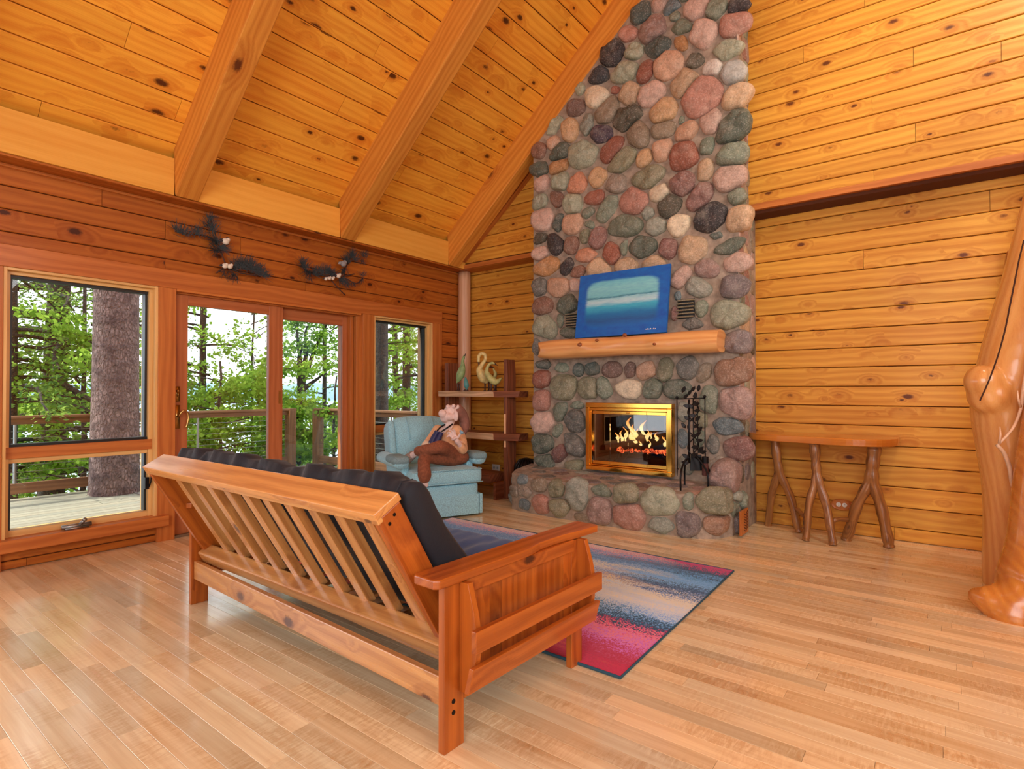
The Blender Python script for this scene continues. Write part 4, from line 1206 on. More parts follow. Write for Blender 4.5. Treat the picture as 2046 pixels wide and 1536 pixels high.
def pad(name, lo, hi, r=.04, M=None, parent=arm, mat=M_chair, puff=.0, seg=4):
    m = MB(); lo = Vector(lo); hi = Vector(hi)
    nx = 10; c = (lo + hi) / 2; h = (hi - lo) / 2
    vs = []; fs = []; idx = {}
    # rounded box from a subdivided cube, puffed
    def key(i, j, k):
        if (i, j, k) not in idx:
            p = Vector((-1 + 2 * i / nx, -1 + 2 * j / nx, -1 + 2 * k / nx))
            q = Vector((p.x * h.x, p.y * h.y, p.z * h.z))
            inn = Vector([max(-(h[a] - r), min(h[a] - r, q[a])) for a in range(3)])
            d = q - inn
            if d.length > 1e-9: q = inn + d.normalized() * r
            if puff:
                for a in range(3):
                    o = [b for b in range(3) if b != a]
                    if abs(p[a]) > .99:
                        q[a] += math.copysign(puff * (1 - p[o[0]] ** 2) * (1 - p[o[1]] ** 2), p[a])
            q += c
            if M is not None: q = M @ q
            idx[(i, j, k)] = len(vs); vs.append(q)
        return idx[(i, j, k)]
    R0 = range(nx)
    for i in R0:
        for j in R0:
            fs.append((key(i, j, 0), key(i, j + 1, 0), key(i + 1, j + 1, 0), key(i + 1, j, 0)))
            fs.append((key(i, j, nx), key(i + 1, j, nx), key(i + 1, j + 1, nx), key(i, j + 1, nx)))
            fs.append((key(i, 0, j), key(i + 1, 0, j), key(i + 1, 0, j + 1), key(i, 0, j + 1)))
            fs.append((key(i, nx, j), key(i, nx, j + 1), key(i + 1, nx, j + 1), key(i + 1, nx, j)))
            fs.append((key(0, i, j), key(0, i, j + 1), key(0, i + 1, j + 1), key(0, i + 1, j)))
            fs.append((key(nx, i, j), key(nx, i + 1, j), key(nx, i + 1, j + 1), key(nx, i, j + 1)))
    m.add(vs, fs)
    return m.build(name, mat, parent, smooth=True, subsurf=1)


AW = .42
pad('seat_base', (-.40, -AW + .03, .14), (.40, AW - .03, .345), .03)
pad('seat_cushion', (-.28, -AW + .075, .335), (.43, AW - .0, .50), .045, puff=.012)
m = MB(); z = .355
m.tube([(.43, -AW + .09, z), (.438, 0, z), (.43, AW - .01, z)], .006, 6); m.build('welt', M_chair, arm, smooth=True); m = MB(); m.tube([(.42, -AW + .10, .487), (.43, 0, .493), (.42, AW - .02, .487), (.30, AW - .0, .487)], .006, 6)
m.build('welt', M_chair, arm, smooth=True)
# skirt with corner pleats
m = MB()
m.box((.395, -AW + .02, .02), (.412, AW - .045, .225)); m.box((.385, AW - .035, .02), (.405, AW - .0, .225), M=None)
m.box((-.40, AW - .02, .02), (.39, AW - .005, .225)); m.box((-.40, -AW + .005, .02), (.39, -AW + .02, .225)); m.box((-.41, -AW + .02, .02), (-.395, AW - .02, .225))
m.build('skirt', M_chair, arm, bevel=.004)
for s in (-1, 1):
    y0 = s * (AW - .02)
    # rolled arm: inner panel and roll flaring outwards
    pad('arm_panel', (-.36, min(y0, y0 - s * .09), .30), (.22, max(y0, y0 - s * .09), .56), .03)
    m = MB(); K = 18; vs = []; fs = []; NY = 10
    for i in range(NY + 1):
        x = -.36 + .66 * i / NY; q = 1 if i < NY else .86
        for k in range(K):
            th = 2 * math.pi * k / K
            vs.append((x + (0.02 if i == NY else 0), y0 + s * .025 + math.cos(th) * .082 * q, .575 + math.sin(th) * .062 * q))
    for i in range(NY):
        for k in range(K): fs.append((i * K + k, i * K + (k + 1) % K, (i + 1) * K + (k + 1) % K, (i + 1) * K + k))
    fs += [tuple(range(K - 1, -1, -1)), tuple(range(NY * K, NY * K + K))]
    m.add(vs, fs); m.build('arm_roll', M_chair, arm, smooth=True)
    pad('arm_cap', (.02, y0 + s * .03 - .092, .56), (.335, y0 + s * .03 + .092, .652), .045, mat=plain('teal_tweed_dark', (128, 160, 168), .85, vary=.14, vs=120, bump=.4, bs=300) if s < 0 else bpy.data.materials['teal_tweed_dark'])
# back, leaning
MA = Matrix.Translation((-.27, 0, .42)) @ Matrix.Rotation(R(-17), 4, 'Y')
pad('backrest', (-.13, -.315, -.05), (.045, .315, .60), .06, M=MA, puff=.03)
pad('back_wing', (-.14, .30, -.02), (.07, .375, .56), .03, M=MA)
pad('back_wing', (-.14, -.375, -.02), (.07, -.30, .56), .03, M=MA)
pad('back_shell', (-.19, -.37, -.30), (-.11, .37, .57), .03, M=MA)
for (y, z) in ((-.14, .34), (.14, .34), (0, .20)):
    m = MB(); m.ball(MA @ Vector((.07, y, z)), (.014, .014, .014), 8, 6); m.build('button', M_chair, arm, smooth=True)
for (y, z) in ((-.14, .34), (.14, .34)):
    m = MB(); m.tube([MA @ Vector((.072, y, z)), MA @ Vector((.074, y * 1.05, .48)), MA @ Vector((.03, y * 1.1, .597))], .005, 6); m.build('tuft_seam', M_chair, arm, smooth=True)

# =================================================================== soft-sculpture doll lounging in the chair
M_skin = plain('doll_cloth_skin', (238, 212, 204), .9, vary=.06, vs=30, bump=.3, bs=240)
M_shirt = plain('tan_corduroy_shirt', (228, 178, 134), .9, vary=.08, vs=20, bump=.5, bs=120)
M_trous = plain('brown_corduroy', (140, 84, 58), .92, vary=.14, vs=40, bump=.6, bs=160)
M_hat = plain('brown_felt_hat', (142, 98, 84), .92, vary=.1, vs=20)
M_sock = plain('grey_wool_sock', (150, 136, 128), .95, vary=.15, vs=80, bump=.6, bs=180)
M_nvy = plain('navy_binoculars', (40, 44, 92), .5)
W0 = 6.02
doll = thing('stuffed_doll', 'stuffed cloth doll with big nose, tan shirt and brown trousers, slouched in the armchair', 'doll', tuple(at(886, 920, W0)))
dinv = -Vector(doll.location)


def A(u, v, w): return at(u, v, w) + dinv


def limb(m, pts):
    q = sp([tuple(A(u, v, w)) + (r,) for u, v, w, r in pts], 5)
    m.tube([p[:3] for p in q], [p[3] for p in q], 14)
    for p in (q[0], q[-1]): m.ball(p[:3], p[3])


def axes(r, tilt=0.0):
    """ellipsoid axes in the view frame: right, up, depth"""
    Mx = Matrix((CR, CU, CF)).transposed()
    return Mx @ Matrix.Rotation(tilt, 3, 'Z')


V = axes(0)
m = MB()
m.ball(A(901, 826, 6.12), (.085, .085, .095), 18, 12)                       # skull tipped back
m.ball(A(889, 833, 6.06), (.062, .050, .06), 14, 10)                        # chin and jaw
m.ball(A(884, 826, 6.02), (.046, .044, .046), 14, 10)                     # big round nose
m.ball(A(899, 833, 6.03), (.045, .045, .04), 14, 10)                        # cheek
m.ball(A(887, 838, 6.10), (.035, .03, .035), 12, 8)
m.ball(A(895, 812, 6.06), (.027, .024, .024), 12, 8); m.ball(A(906, 811, 6.05), (.026, .024, .024), 12, 8)
m.ball(A(911, 831, 6.02), (.034, .022, .060), 12, 8)                      # ear
m.ball(A(915, 812.5, 6.09), (.018, .018, .026), 10, 8)
limb(m, [(899, 842, 6.10, .052), (895, 852, 6.10, .046), (892, 860, 6.10, .052)])   # neck
m.ball(A(890, 866, 6.10), (.085, .07, .05))                                  # chest skin in the open collar
limb(m, [(921, 893, 5.95, .030), (917, 886, 5.92, .026), (913, 881, 5.90, .030)])   # wrist
limb(m, [(838, 901, 5.73, .036), (830, 906, 5.75, .033), (822, 911, 5.77, .033)])   # crossed ankle
limb(m, [(846, 946, 5.60, .042), (848, 957, 5.60, .036), (850, 968, 5.62, .034)])   # hanging shin
limb(m, [(856, 884, 6.0, .03), (846, 897, 5.95, .028), (841, 905, 5.92, .026)])     # far hand tucked by the thigh
m.ball(A(839, 908, 5.92), (.03, .03, .03))
limb(m, [(901, 858, 6.12, .05), (899, 880, 6.14, .10), (905, 905, 6.08, .10), (885, 905, 5.9, .04), (865, 905, 5.8, .05), (846, 915, 5.70, .05), (846, 946, 5.60, .04)])
limb(m, [(885, 905, 5.9, .04), (872, 898, 5.75, .04), (838, 899, 5.80, .034)])
limb(m, [(908, 860, 6.1, .05), (920, 880, 6.05, .04), (921, 893, 5.95, .03)])
limb(m, [(880, 862, 6.1, .05), (868, 872, 6.05, .04), (856, 884, 6.0, .03)])
body = m.build('body', M_skin, doll, remesh=.0075, sm=4)
body['label'] = 'pale cloth body with head thrown back, one hand raised'
m = MB()
limb(m, [(921, 893, 5.95, .027), (917, 886, 5.92, .025), (912.5, 880, 5.90, .027)])
m.ball(A(908.5, 875.5, 5.90), (.040, .020, .046), 16, 12, rot=V @ Matrix.Rotation(R(28), 3, 'Z'))
for (u0, v0, u1, v1, u2, v2, r) in ((903, 873.5, 897, 869.5, 893.5, 872.5, .0105), (903.8, 870.5, 898, 864.2, 894, 865, .0112), (906.6, 868.5, 902.4, 860.5, 898.5, 859.3, .0115), (910, 868.3, 908.2, 860.5, 905.3, 857.8, .0105)):
    limb(m, [(u0 + 2, v0 + 3, 5.90, r), (u0, v0, 5.895, r), ((u0 + u1) / 2, (v0 + v1) / 2, 5.885, r), (u1, v1, 5.88, r * .95), (u2, v2, 5.865, r * .8)])
limb(m, [(912.5, 876, 5.90, .014), (917, 871, 5.885, .0125), (920, 866.5, 5.875, .0115)])
m.build('raised_hand', M_skin, doll, remesh=.0032, sm=2)
m = MB()
m.ball(A(899, 884, 6.10), (.135, .125, .155), 18, 12)
m.ball(A(903, 896, 6.04), (.115, .12, .11), 18, 12)
m.ball(A(897, 868, 6.13), (.135, .09, .075), 18, 12)
limb(m, [(875, 860, 6.12, .065), (864, 873, 6.06, .050), (852, 889, 5.99, .046)])
limb(m, [(912, 860, 6.10, .066), (922, 878, 6.06, .056), (925, 898, 5.99, .052), (921, 893, 5.96, .048)])
m.build('shirt', M_shirt, doll, remesh=.009, sm=5)
m = MB(); limb(m, [(852, 889, 5.985, .050), (846, 897, 5.955, .040)]); m.build('cuff', plain('pale_cuff', (232, 208, 180), .9), doll, smooth=True)
m = MB()
m.ball(A(912, 913, 6.06), (.14, .14, .085), 18, 12)
limb(m, [(908, 912, 6.02, .085), (893, 899, 5.86, .076), (880, 893, 5.70, .070), (864, 896, 5.66, .060), (846, 899, 5.68, .054), (836, 901, 5.72, .050)])
limb(m, [(905, 917, 6.0, .08), (880, 916, 5.84, .068), (860, 914, 5.74, .064), (848, 918, 5.66, .064), (847, 930, 5.61, .062), (848, 948, 5.60, .070), (848, 953, 5.60, .064)])
m.build('trousers', M_trous, doll, remesh=.009, sm=4)
m = MB()
limb(m, [(824, 909, 5.79, .044), (815, 916, 5.77, .050), (807, 922, 5.76, .054), (803, 926, 5.76, .044)])
m.build('sock', M_sock, doll, remesh=.008, sm=2)
m = MB(); m.ball(A(803, 920, 5.715), (.022, .022, .02), 10, 8); m.build('toe_patch', M_hat, doll, smooth=True)
m = MB()
limb(m, [(915, 818, 6.14, .058), (922, 826, 6.16, .060), (928, 840, 6.18, .055), (929, 853, 6.17, .048), (927, 862, 6.16, .036)])
m.ball(A(914, 824, 6.14), (.07, .07, .085), 14, 10)
m.build('hat', M_hat, doll, remesh=.009, sm=3)
m = MB()
for (u0, v0, u1, v1) in ((873.5, 861, 861.5, 886), (882, 863.5, 869.5, 888)):
    a, b = A(u0, v0, 5.985), A(u1, v1, 5.955)
    m.tube([a, a.lerp(b, .35), a.lerp(b, .4), b], [.026, .028, .031, .034], 14)
bn = m.build('binoculars', M_nvy, doll, smooth=False, bevel=.003)
for (u1, v1) in ((861.5, 886), (869.5, 888)):
    m = MB(); a = A(u1, v1, 5.953); a2 = A(u1 - .6, v1 + 1.2, 5.952); m.tube([a, a2], .024, 12); m.build('lens', M_white, bn)
for P in ([(873, 861, 5.985), (879, 854, 6.02), (889, 848, 6.06)], [(882, 862, 5.985), (893, 855, 6.0), (904, 847, 6.05)]):
    m = MB(); m.tube([A(*p) for p in P], .0085, 8); m.build('strap', M_iron, bn)
for (u, v) in ((896, 811.5), (907, 810.5)):
    m = MB(); m.ball(A(u, v, 6.062), .008, 8, 6); m.build('eye', M_iron, body, smooth=True)
bd = MB(); c = at(922.5, 864, 5.875)
bd.ball(c, (.022, .018, .018)); bd.ball(c + Vector((-.014, 0, .014)), .013); bd.tube([c, c + CR * .035 - CU * .006], [.010, .003], 8); bd.tube([c + Vector((-.014, 0, .014)), c + CR * .012 + CU * .012 - CF * .02], [.006, .001], 6)
tag(bd.build('toy_bird', plain('blue_bird', (128, 168, 190), .7, vary=.2, vs=60), remesh=.004), 'tiny blue bird perched on the thumb of the cloth doll', 'toy bird')

# =================================================================== rustic shelf
sh = thing('rustic_shelf', 'rustic barn wood shelf with plank uprights, standing in the corner behind the armchair', 'shelf', (-4.65, 5.52, 0))
SI = -Vector(sh.location)


def plank(name, P, mat, grain, parent=sh, bev=.004, tint=None):
    m = MB(); m.hexa([Vector(p) + SI for p in P], grain, tint or jit(.08)); return m.build(name, mat, parent, bevel=bev)


def quadbox(x0, x1, y0, y1, z0, z1): return [(x0, y0, z0), (x1, y0, z0), (x1, y1, z0), (x0, y1, z0), (x0, y0, z1), (x1, y0, z1), (x1, y1, z1), (x0, y1, z1)]


def rough_post(name, x0, x1, y0, y1, z1, seed, mat=M_barn):
    m = MB(); n = 26; vs = []; fs = []
    for i in range(n + 1):
        z = z1 * i / n
        k = noise.noise(Vector((seed, z * 2.3, 0))); k2 = noise.noise(Vector((seed + 5, z * 3.1, 0)))
        a0 = x0 + .014 * k; a1 = x1 + .018 * k2 - .02 * (z / z1) ** 2
        b0 = y0 + .008 * k2
        vs += [Vector(p) + SI for p in ((a0, b0, z), (a1, b0, z), (a1, y1, z), (a0, y1, z))]
    for i in range(n):
        for k in range(4): fs.append((i * 4 + k, i * 4 + (k + 1) % 4, (i + 1) * 4 + (k + 1) % 4, (i + 1) * 4 + k))
    fs += [(3, 2, 1, 0), (n * 4, n * 4 + 1, n * 4 + 2, n * 4 + 3)]
    m.add(vs, fs, (0, 0, 1)); return m.build(name, mat, sh, bevel=.004)


rough_post('upright', -4.235, -4.165, 5.36, 5.53, 1.68, 1.0)
m = MB(); m.box(Vector((-4.22, 5.352, .62)) + SI, Vector((-4.195, 5.36, 1.02)) + SI, tint=(1.5, 1.5, 1.5)); m.build('pale_strip', M_barn_edge, sh)  # thin pale strip on the front face of the upright
rough_post('upright', -5.22, -5.14, 5.36, 5.56, 1.67, 4.0)
for (z0, z1, y0) in ((1.222, 1.298, 5.28), (.70, .785, 5.28), (.19, .29, 5.22)):
    m = MB()
    n = 22; vs = []; fs = []; xa, xb = -5.26, -4.33
    for i in range(n + 1):
        x = xa + (xb - xa) * i / n; k = .012 * noise.noise(Vector((x * 4, z0 * 9, 0)))
        vs += [Vector(p) + SI for p in ((x, y0 + k, z0 + .005), (x, y0 - .004 + k * 1.4, z1), (x, y0 + .34, z1), (x, y0 + .34, z0))]
    for i in range(n):
        for k in range(4): fs.append((i * 4 + k, (i + 1) * 4 + k, (i + 1) * 4 + (k + 1) % 4, i * 4 + (k + 1) % 4))
    fs += [(0, 1, 2, 3), (n * 4 + 3, n * 4 + 2, n * 4 + 1, n * 4)]
    m.add(vs, fs, (1, 0, 0)); s_ = m.build('shelf_board', M_barn_edge if z0 > .3 else M_barn, sh, bevel=.003)
    if z0 > .3:
        P = quadbox(-4.33, -4.02, y0 + .06, y0 + .30, z0, z1 - .001)
        P[0] = (-4.33, y0 + .02, z0); P[4] = (-4.34, y0 - .002, z1 - .001); P[1] = (-4.03, y0 + .10, z0); P[5] = (-4.0, y0 + .10, z1 - .001)
        m = MB(); m.hexa([Vector(p) + SI for p in P], (1, 0, 0)); m.build('shelf_tenon', M_barn, s_, bevel=.003)
    m = MB(); m.box(Vector((xa, y0 + .002, z1 - .001)) + SI, Vector((xb, y0 + .338, z1 + .001)) + SI); m.build('shelf_top', M_barn, s_)
plank('foot_block', quadbox(-4.27, -4.235, 5.21, 5.50, 0, .20), M_barn, (0, 1, 0))
plank('foot_block', quadbox(-5.15, -5.115, 5.21, 5.50, 0, .20), M_barn, (0, 1, 0))

# carved birds on the top shelf
M_gr = plain('green_painted_wood', (140, 168, 112), .5, vary=.12, vs=30)
M_te = plain('teal_painted_wood', (84, 148, 146), .45)
M_cr = plain('cream_painted_wood', (222, 200, 132), .5, vary=.10, vs=30)
M_ol = plain('olive_cream_wood', (186, 184, 116), .5, vary=.14, vs=24)
M_leg = plain('dark_wood_leg', (74, 48, 40), .5)
WS = 7.06
SZ = 1.299


def bird(name, label, mat, parts, legs, beak, scale_w=WS):
    base = at((legs[0][0] + legs[-1][0]) / 2, 780, scale_w); base.z = SZ
    b = thing(name, label, 'bird figurine', base, 0, 'carved birds on the top shelf')
    m = MB()
    q = sp([tuple(at(u, v, scale_w) - base) + (r,) for u, v, r in parts], 5)
    m.tube([p[:3] for p in q], [p[3] for p in q], 14)
    for p in (q[0], q[-1]): m.ball(p[:3], p[3])
    m.build('body', mat, b, remesh=.006, sm=3)
    for (u, v0) in legs:
        l = MB(); p = at(u, v0, scale_w) - base; f_ = Vector((p.x, p.y, .004))
        l.tube([p, f_], [.011, .008], 8); l.ball(f_ + Vector((0.005, -.012, .002)), (.016, .028, .005), 10, 6); l.build('leg', M_leg, b, smooth=True)
    if beak:
        k = MB(); k.tube([at(u, v, scale_w) - base for u, v in beak], [.012, .009, .002][:len(beak)] if len(beak) == 3 else [.011, .002], 8); k.build('beak', M_leg, b, smooth=True)
    return b


bird('goose_figurine', 'green carved goose stretching its neck straight up, leftmost on the top shelf', M_gr,
     [(913, 765, .008), (917, 757, .035), (920, 749, .052), (922.5, 740, .048), (924.5, 730, .030), (924, 722, .018), (926, 715, .019), (928, 710, .010)], [(914.5, 764), (918, 766)], [(928, 711), (930.5, 706)])
bird('goose_figurine', 'small teal bird on the shelf, beside the legs of the green goose', M_te,
     [(932.5, 777, .014), (932, 771, .032), (931, 762, .026), (930, 755, .012), (929.5, 753, .006)], [(929, 777), (934, 777)], None, 7.0)
bird('goose_figurine', 'large cream swan bending its neck down, tallest on the top shelf', M_cr,
     [(972, 762, .030), (967, 757, .058), (962, 747, .060), (958, 738, .040), (964, 727, .026), (969.5, 718, .022), (969, 709, .022), (962, 706, .022), (956.5, 712, .021), (956, 721, .020)], [(969, 764), (977, 762)], [(956, 722), (957, 728), (955.5, 734)])
bird('goose_figurine', 'olive and cream goose turning its head over its back, rightmost on the shelf', M_ol,
     [(1003, 754, .006), (995, 761, .030), (988, 762, .046), (979, 755, .042), (973, 745, .030), (973, 737, .022), (977, 728, .018), (983, 725, .018), (988, 726.5, .012)], [(981.5, 764), (988.5, 766)], [(988, 726), (995, 731)], 6.94)
g2 = bird('goose_figurine', 'little olive gosling peeping behind the back of the olive goose', M_ol,
     [(989, 752, .024), (990, 746, .022), (987, 739, .014), (986, 735, .012)], [(988, 756), (991, 756)], [(986, 735), (982, 733)], 7.14)

# =================================================================== log table against the gable wall
tb = thing('log_table', 'half-round console table with glossy slab top and forked branch legs', 'table', (-.9, 5.7, 0))
TI = -Vector(tb.location)
m = MB()
out = sp([(-1.49, 5.925), (-1.495, 5.70), (-1.42, 5.56), (-1.25, 5.49), (-1.0, 5.44), (-.75, 5.39), (-.55, 5.39), (-.40, 5.45), (-.31, 5.60), (-.30, 5.72), (-.305, 5.925)], 4)
vs = [(p[0], p[1], .845) for p in out] + [(p[0], p[1], .905) for p in out]; n = len(out)
m.add([Vector(p) + TI for p in vs], [(i, (i + 1) % n, n + (i + 1) % n, n + i) for i in range(n)] + [tuple(range(n - 1, -1, -1)), tuple(range(n, 2 * n))], (1, 0, 0))
m.build('table_top', M_table, tb, bevel=.006, seg=3)


def forked(name, apex, fork, f1, f2, r, ya, seed):
    m = MB()
    def Q(u, v, y): return ony(u, v, y)
    a = Q(*apex, ya); fk = Q(*fork, ya)
    g1 = onz(*f1); g2 = onz(*f2)
    for g, w in ((g1, 1.0), (g2, -1.0)):
        mid = fk.lerp(g, .45) + CR * (-.02 * w)
        pts = sp([tuple(Vector((a.x, a.y, .846))) + (r * 1.05,), tuple(a) + (r * 1.1,), tuple(fk.lerp(a, .3)) + (r * 1.0,), tuple(fk.lerp(g, .12)) + (r * .95,), tuple(mid) + (r * .92,), tuple(g.lerp(mid, .2)) + (r * .85,), (g.x, g.y, .004, r * .85)], 6)
        m.tube([Vector(p[:3]) + TI for p in pts], [p[3] * (1 + .08 * math.sin(k * 1.3 + seed)) for k, p in enumerate(pts)], 14, wob=.22, seed=seed + w)
    return m.build(name, M_branch, tb, smooth=True)


forked('forked_leg', (1548, 880), (1556, 935), (1534, 1050), (1597, 1064), .036, 5.66, 1)
forked('forked_leg', (1628, 893), (1632, 945), (1610, 1080), (1665, 1090), .036, 5.50, 4)
forked('forked_leg', (1747, 900), (1742, 950), (1690, 1079), (1776, 1094), .046, 5.58, 7)
for a, b, ya, yb in (((1588, 1016), (1608, 1030), 5.74, 5.52), ((1664, 1040), (1702, 1035), 5.46, 5.66)):
    m = MB(); p, q = ony(*a, ya) + TI, ony(*b, yb) + TI
    m.tube([p.lerp(q, k / 6) + Vector((0, 0, .008 * math.sin(k))) for k in range(7)], .019, 10, wob=.2)
    m.build('stretcher', M_branch, tb, smooth=True)

# wall outlets
ol = thing('wall_outlet', 'oval wooden outlet plate with white socket on the gable wall between table legs', 'outlet', (-.745, 5.93, .262))
m = MB(); m.lathe([(.088, 0), (.088, .010), (.080, .016), (.066, .012), (.001, .012)], n=32, M=Matrix(((1, 0, 0), (0, 0, -1), (0, .60, 0)))); m.build('wood_plate', M_trim, ol, smooth=False)
for k in (-1, 1):
    m = MB(); m.lathe([(.020, .010), (.020, .017), (.018, .019), (.001, .019)], c=(k * .024, 0, 0), n=20, M=Matrix(((1, 0, 0), (0, 0, -1), (0, 1, 0)))); s_ = m.build('socket', M_white, ol)
    m = MB()
    for z in (-.006, .006): m.box((k * .024 - .003, -.0205, z - .0015), (k * .024 + .006, -.0185, z + .0015))
    m.build('slot', M_dark, s_)
ol = thing('wall_outlet', 'white rectangular outlet on the gable wall beside the shelf foot', 'outlet', (-4.81, 5.93, .262))
m = MB(); m.box((-.068, -.008, -.045), (.068, .0, .045)); m.build('cover_plate', M_white, ol, bevel=.004)
for k in (-1, 1):
    m = MB(); m.lathe([(.018, .006), (.018, .011), (.001, .011)], c=(k * .028, 0, 0), n=18, M=Matrix(((1, 0, 0), (0, 0, -1), (0, 1, 0)))); s_ = m.build('socket', plain('grey_socket', (190, 196, 196), .4) if k < 0 else bpy.data.materials['grey_socket'], ol)
    m = MB()
    for z in (-.006, .006): m.box((k * .028 - .005, -.0125, z - .0015), (k * .028 + .005, -.0105, z + .0015))
    m.build('slot', M_dark, s_)

# dark ribbed basket behind the left end of the hearth
m = MB(); bx_ = Vector((-4.03, 5.55, 0))
pl_ = thing('ribbed_basket', 'black ribbed metal basket between shelf upright and chimney', 'basket', bx_)
m.lathe([(.02, .0), (.13, .0), (.15, .12), (.15, .30), (.13, .40), (.09, .455), (.03, .475), (.001, .478)], n=20); m.build('basket_body', M_iron, pl_, smooth=True)
m = MB()
for k in range(9):
    a = math.pi * k / 9
    m.tube([(math.cos(a) * r, math.sin(a) * r, z) for r, z in ((.155, .30), (.135, .405), (.09, .465), (0, .487), (-.09, .465), (-.135, .405), (-.155, .30))], .006, 6)
m.build('rib', plain('worn_black_metal', (44, 42, 42), .35, .6), pl_, smooth=True)

# =================================================================== fire tool stand
ts = thing('fire_tool_stand', 'black iron fire tool stand twined with leafy vine on the right of the hearth', 'fire tools', (-1.80, 5.08, .400))
TS = -Vector(ts.location); WT = 5.18


def F(u, v, w=WT): return at(u, v, w) + TS


def iron(name, P, r, n=8, parent=ts, **k):
    m = MB(); m.tube(sp([tuple(p) for p in P], 4), r, n); return m.build(name, M_iron, parent, smooth=True)


m = MB(); m.tube([F(1376.5, 798), F(1377, 925)], .011, 10); m.build('post', M_iron, ts, smooth=True)
m = MB(); m.tube([F(1385, 797, 5.24), F(1386, 918, 5.24)], .006, 8); m.build('post', M_iron, ts, smooth=True)
iron('crossbar', [F(1352.5, 797), F(1380, 796), F(1408.5, 795)], .005)
for u, v in ((1352.5, 794), (1408, 792)):
    m = MB(); m.ball(F(u, v), .014, 12, 8); m.build('knob', M_iron, ts, smooth=True)
for (u, v, w) in ((1360, 975, 5.06), (1414.5, 976, 5.05), (1368, 961, 5.30), (1423, 965, 5.27)):
    cx = 1378 if u < 1390 else 1386
    a = F(u, v, w); foot = Vector((a.x, a.y, 0.006))
    iron('leg', [F(cx, 905), F((cx + u) / 2 + (4 if u > 1390 else -4), 928, (WT + w) / 2), F(u, 950, w), foot], .0085)
# hanging tools
t1 = iron('poker', [F(1352.5, 797), F(1353, 870), F(1353.5, 930)], .0055); m = MB(); m.tube([F(1353.5, 930), F(1353.5, 950)], [.0055, .002], 6); m.tube([F(1353.5, 935), F(1356, 938)], [.005, .002], 6); m.build('poker_tip', M_iron, t1)
t2 = iron('brush', [F(1408.5, 795), F(1408.5, 850), F(1409, 913)], .0055)
m = MB(); m.tube([F(1409, 912), F(1409, 925)], .030, 16); m.build('brush_ferrule', M_iron, t2, smooth=False)
m = MB(); m.tube([F(1409, 925), F(1409.5, 940), F(1410, 949)], [.027, .030, .033], 16); m.build('bristles', plain('brush_bristles', (84, 46, 40), .8, vary=.3, vs=120), t2)
t3 = iron('shovel', [F(1393, 800, 5.24), F(1394, 850, 5.24), F(1394, 900, 5.24)], .005)
m = MB(); P = [F(1380, 908, 5.24), F(1401, 908, 5.24), F(1402, 940, 5.22), F(1378, 940, 5.22)]
m.hexa(P + [p - CF * .012 for p in P], (0, 0, 1)); m.build('shovel_pan', M_iron, t3, bevel=.004)
# vine
vn = [iron('vine', [F(1385 + 11 * math.sin(k * .75 + ph), 800 + k * 8.4, WT - .02 * math.cos(k * .75 + ph)) for k in range(14)], .0055) for ph in (0, 2.6)]
lf = [(1366, 778, 1), (1385, 777, .9), (1396, 775, 1), (1378, 784, .8), (1370, 792, .9), (1389, 790, 1.1), (1372, 811, 1), (1381, 812, .9), (1391, 807, 1), (1393, 820, .9), (1384, 830, 1), (1394, 836, 1), (1366, 850, 1), (1391, 851, .9), (1398, 858, 1), (1387, 870, 1), (1395, 867, .9), (1398, 880, 1), (1389, 893, 1.1), (1400, 898, 1.2), (1405, 903, 1), (1370, 911, 1.1), (1369, 924, 1.1), (1388, 909, 1), (1372, 835, .9)]
rs = random.Random(4)
for (u, v, s) in lf:
    a = rs.uniform(-2.2, 2.2) if v > 800 else rs.uniform(.8, 2.3)
    if v > 800: a = (0.5 if u > 1385 else 2.6) + rs.uniform(-.5, .5)
    d_ = CR * math.cos(a) + Vector((0, 0, 1)) * math.sin(a); e_ = CR * -math.sin(a) + Vector((0, 0, 1)) * math.cos(a)
    c = F(u, v, WT - .03); m = MB(); L_ = .034 * s
    top = [c - d_ * L_, c - d_ * L_ * .3 + e_ * L_ * .55, c + d_ * L_ * .4 + e_ * L_ * .4, c + d_ * L_ * 1.05, c + d_ * L_ * .4 - e_ * L_ * .4, c - d_ * L_ * .3 - e_ * L_ * .55]
    vs = top + [p + CF * .003 for p in top]
    vs[1] -= CF * .006; vs[4] -= CF * .006
    m.add(vs, [(0, 1, 2, 3, 4, 5), (11, 10, 9, 8, 7, 6)] + [(i, (i + 1) % 6, 6 + (i + 1) % 6, 6 + i) for i in range(6)]); m.build('leaf', M_iron, ts)

# =================================================================== burl log posts on the right
M_crack = plain('dark_crack', (58, 28, 14), .9)
bp = thing('log_post', 'massive peeled log post with a bulging burl, rising at the right beside the gable wall', 'log post', (.62, 4.0, 0))
BI = -Vector(bp.location)
m = MB()


def chain(m, P, inv=BI, n=16):
    q = sp([tuple(at(u, v, w) + inv) + (r,) for u, v, w, r in P], 6)
    m.tube([p[:3] for p in q], [p[3] for p in q], n)
    for p in (q[0], q[-1]): m.ball(p[:3], p[3], 18, 12)


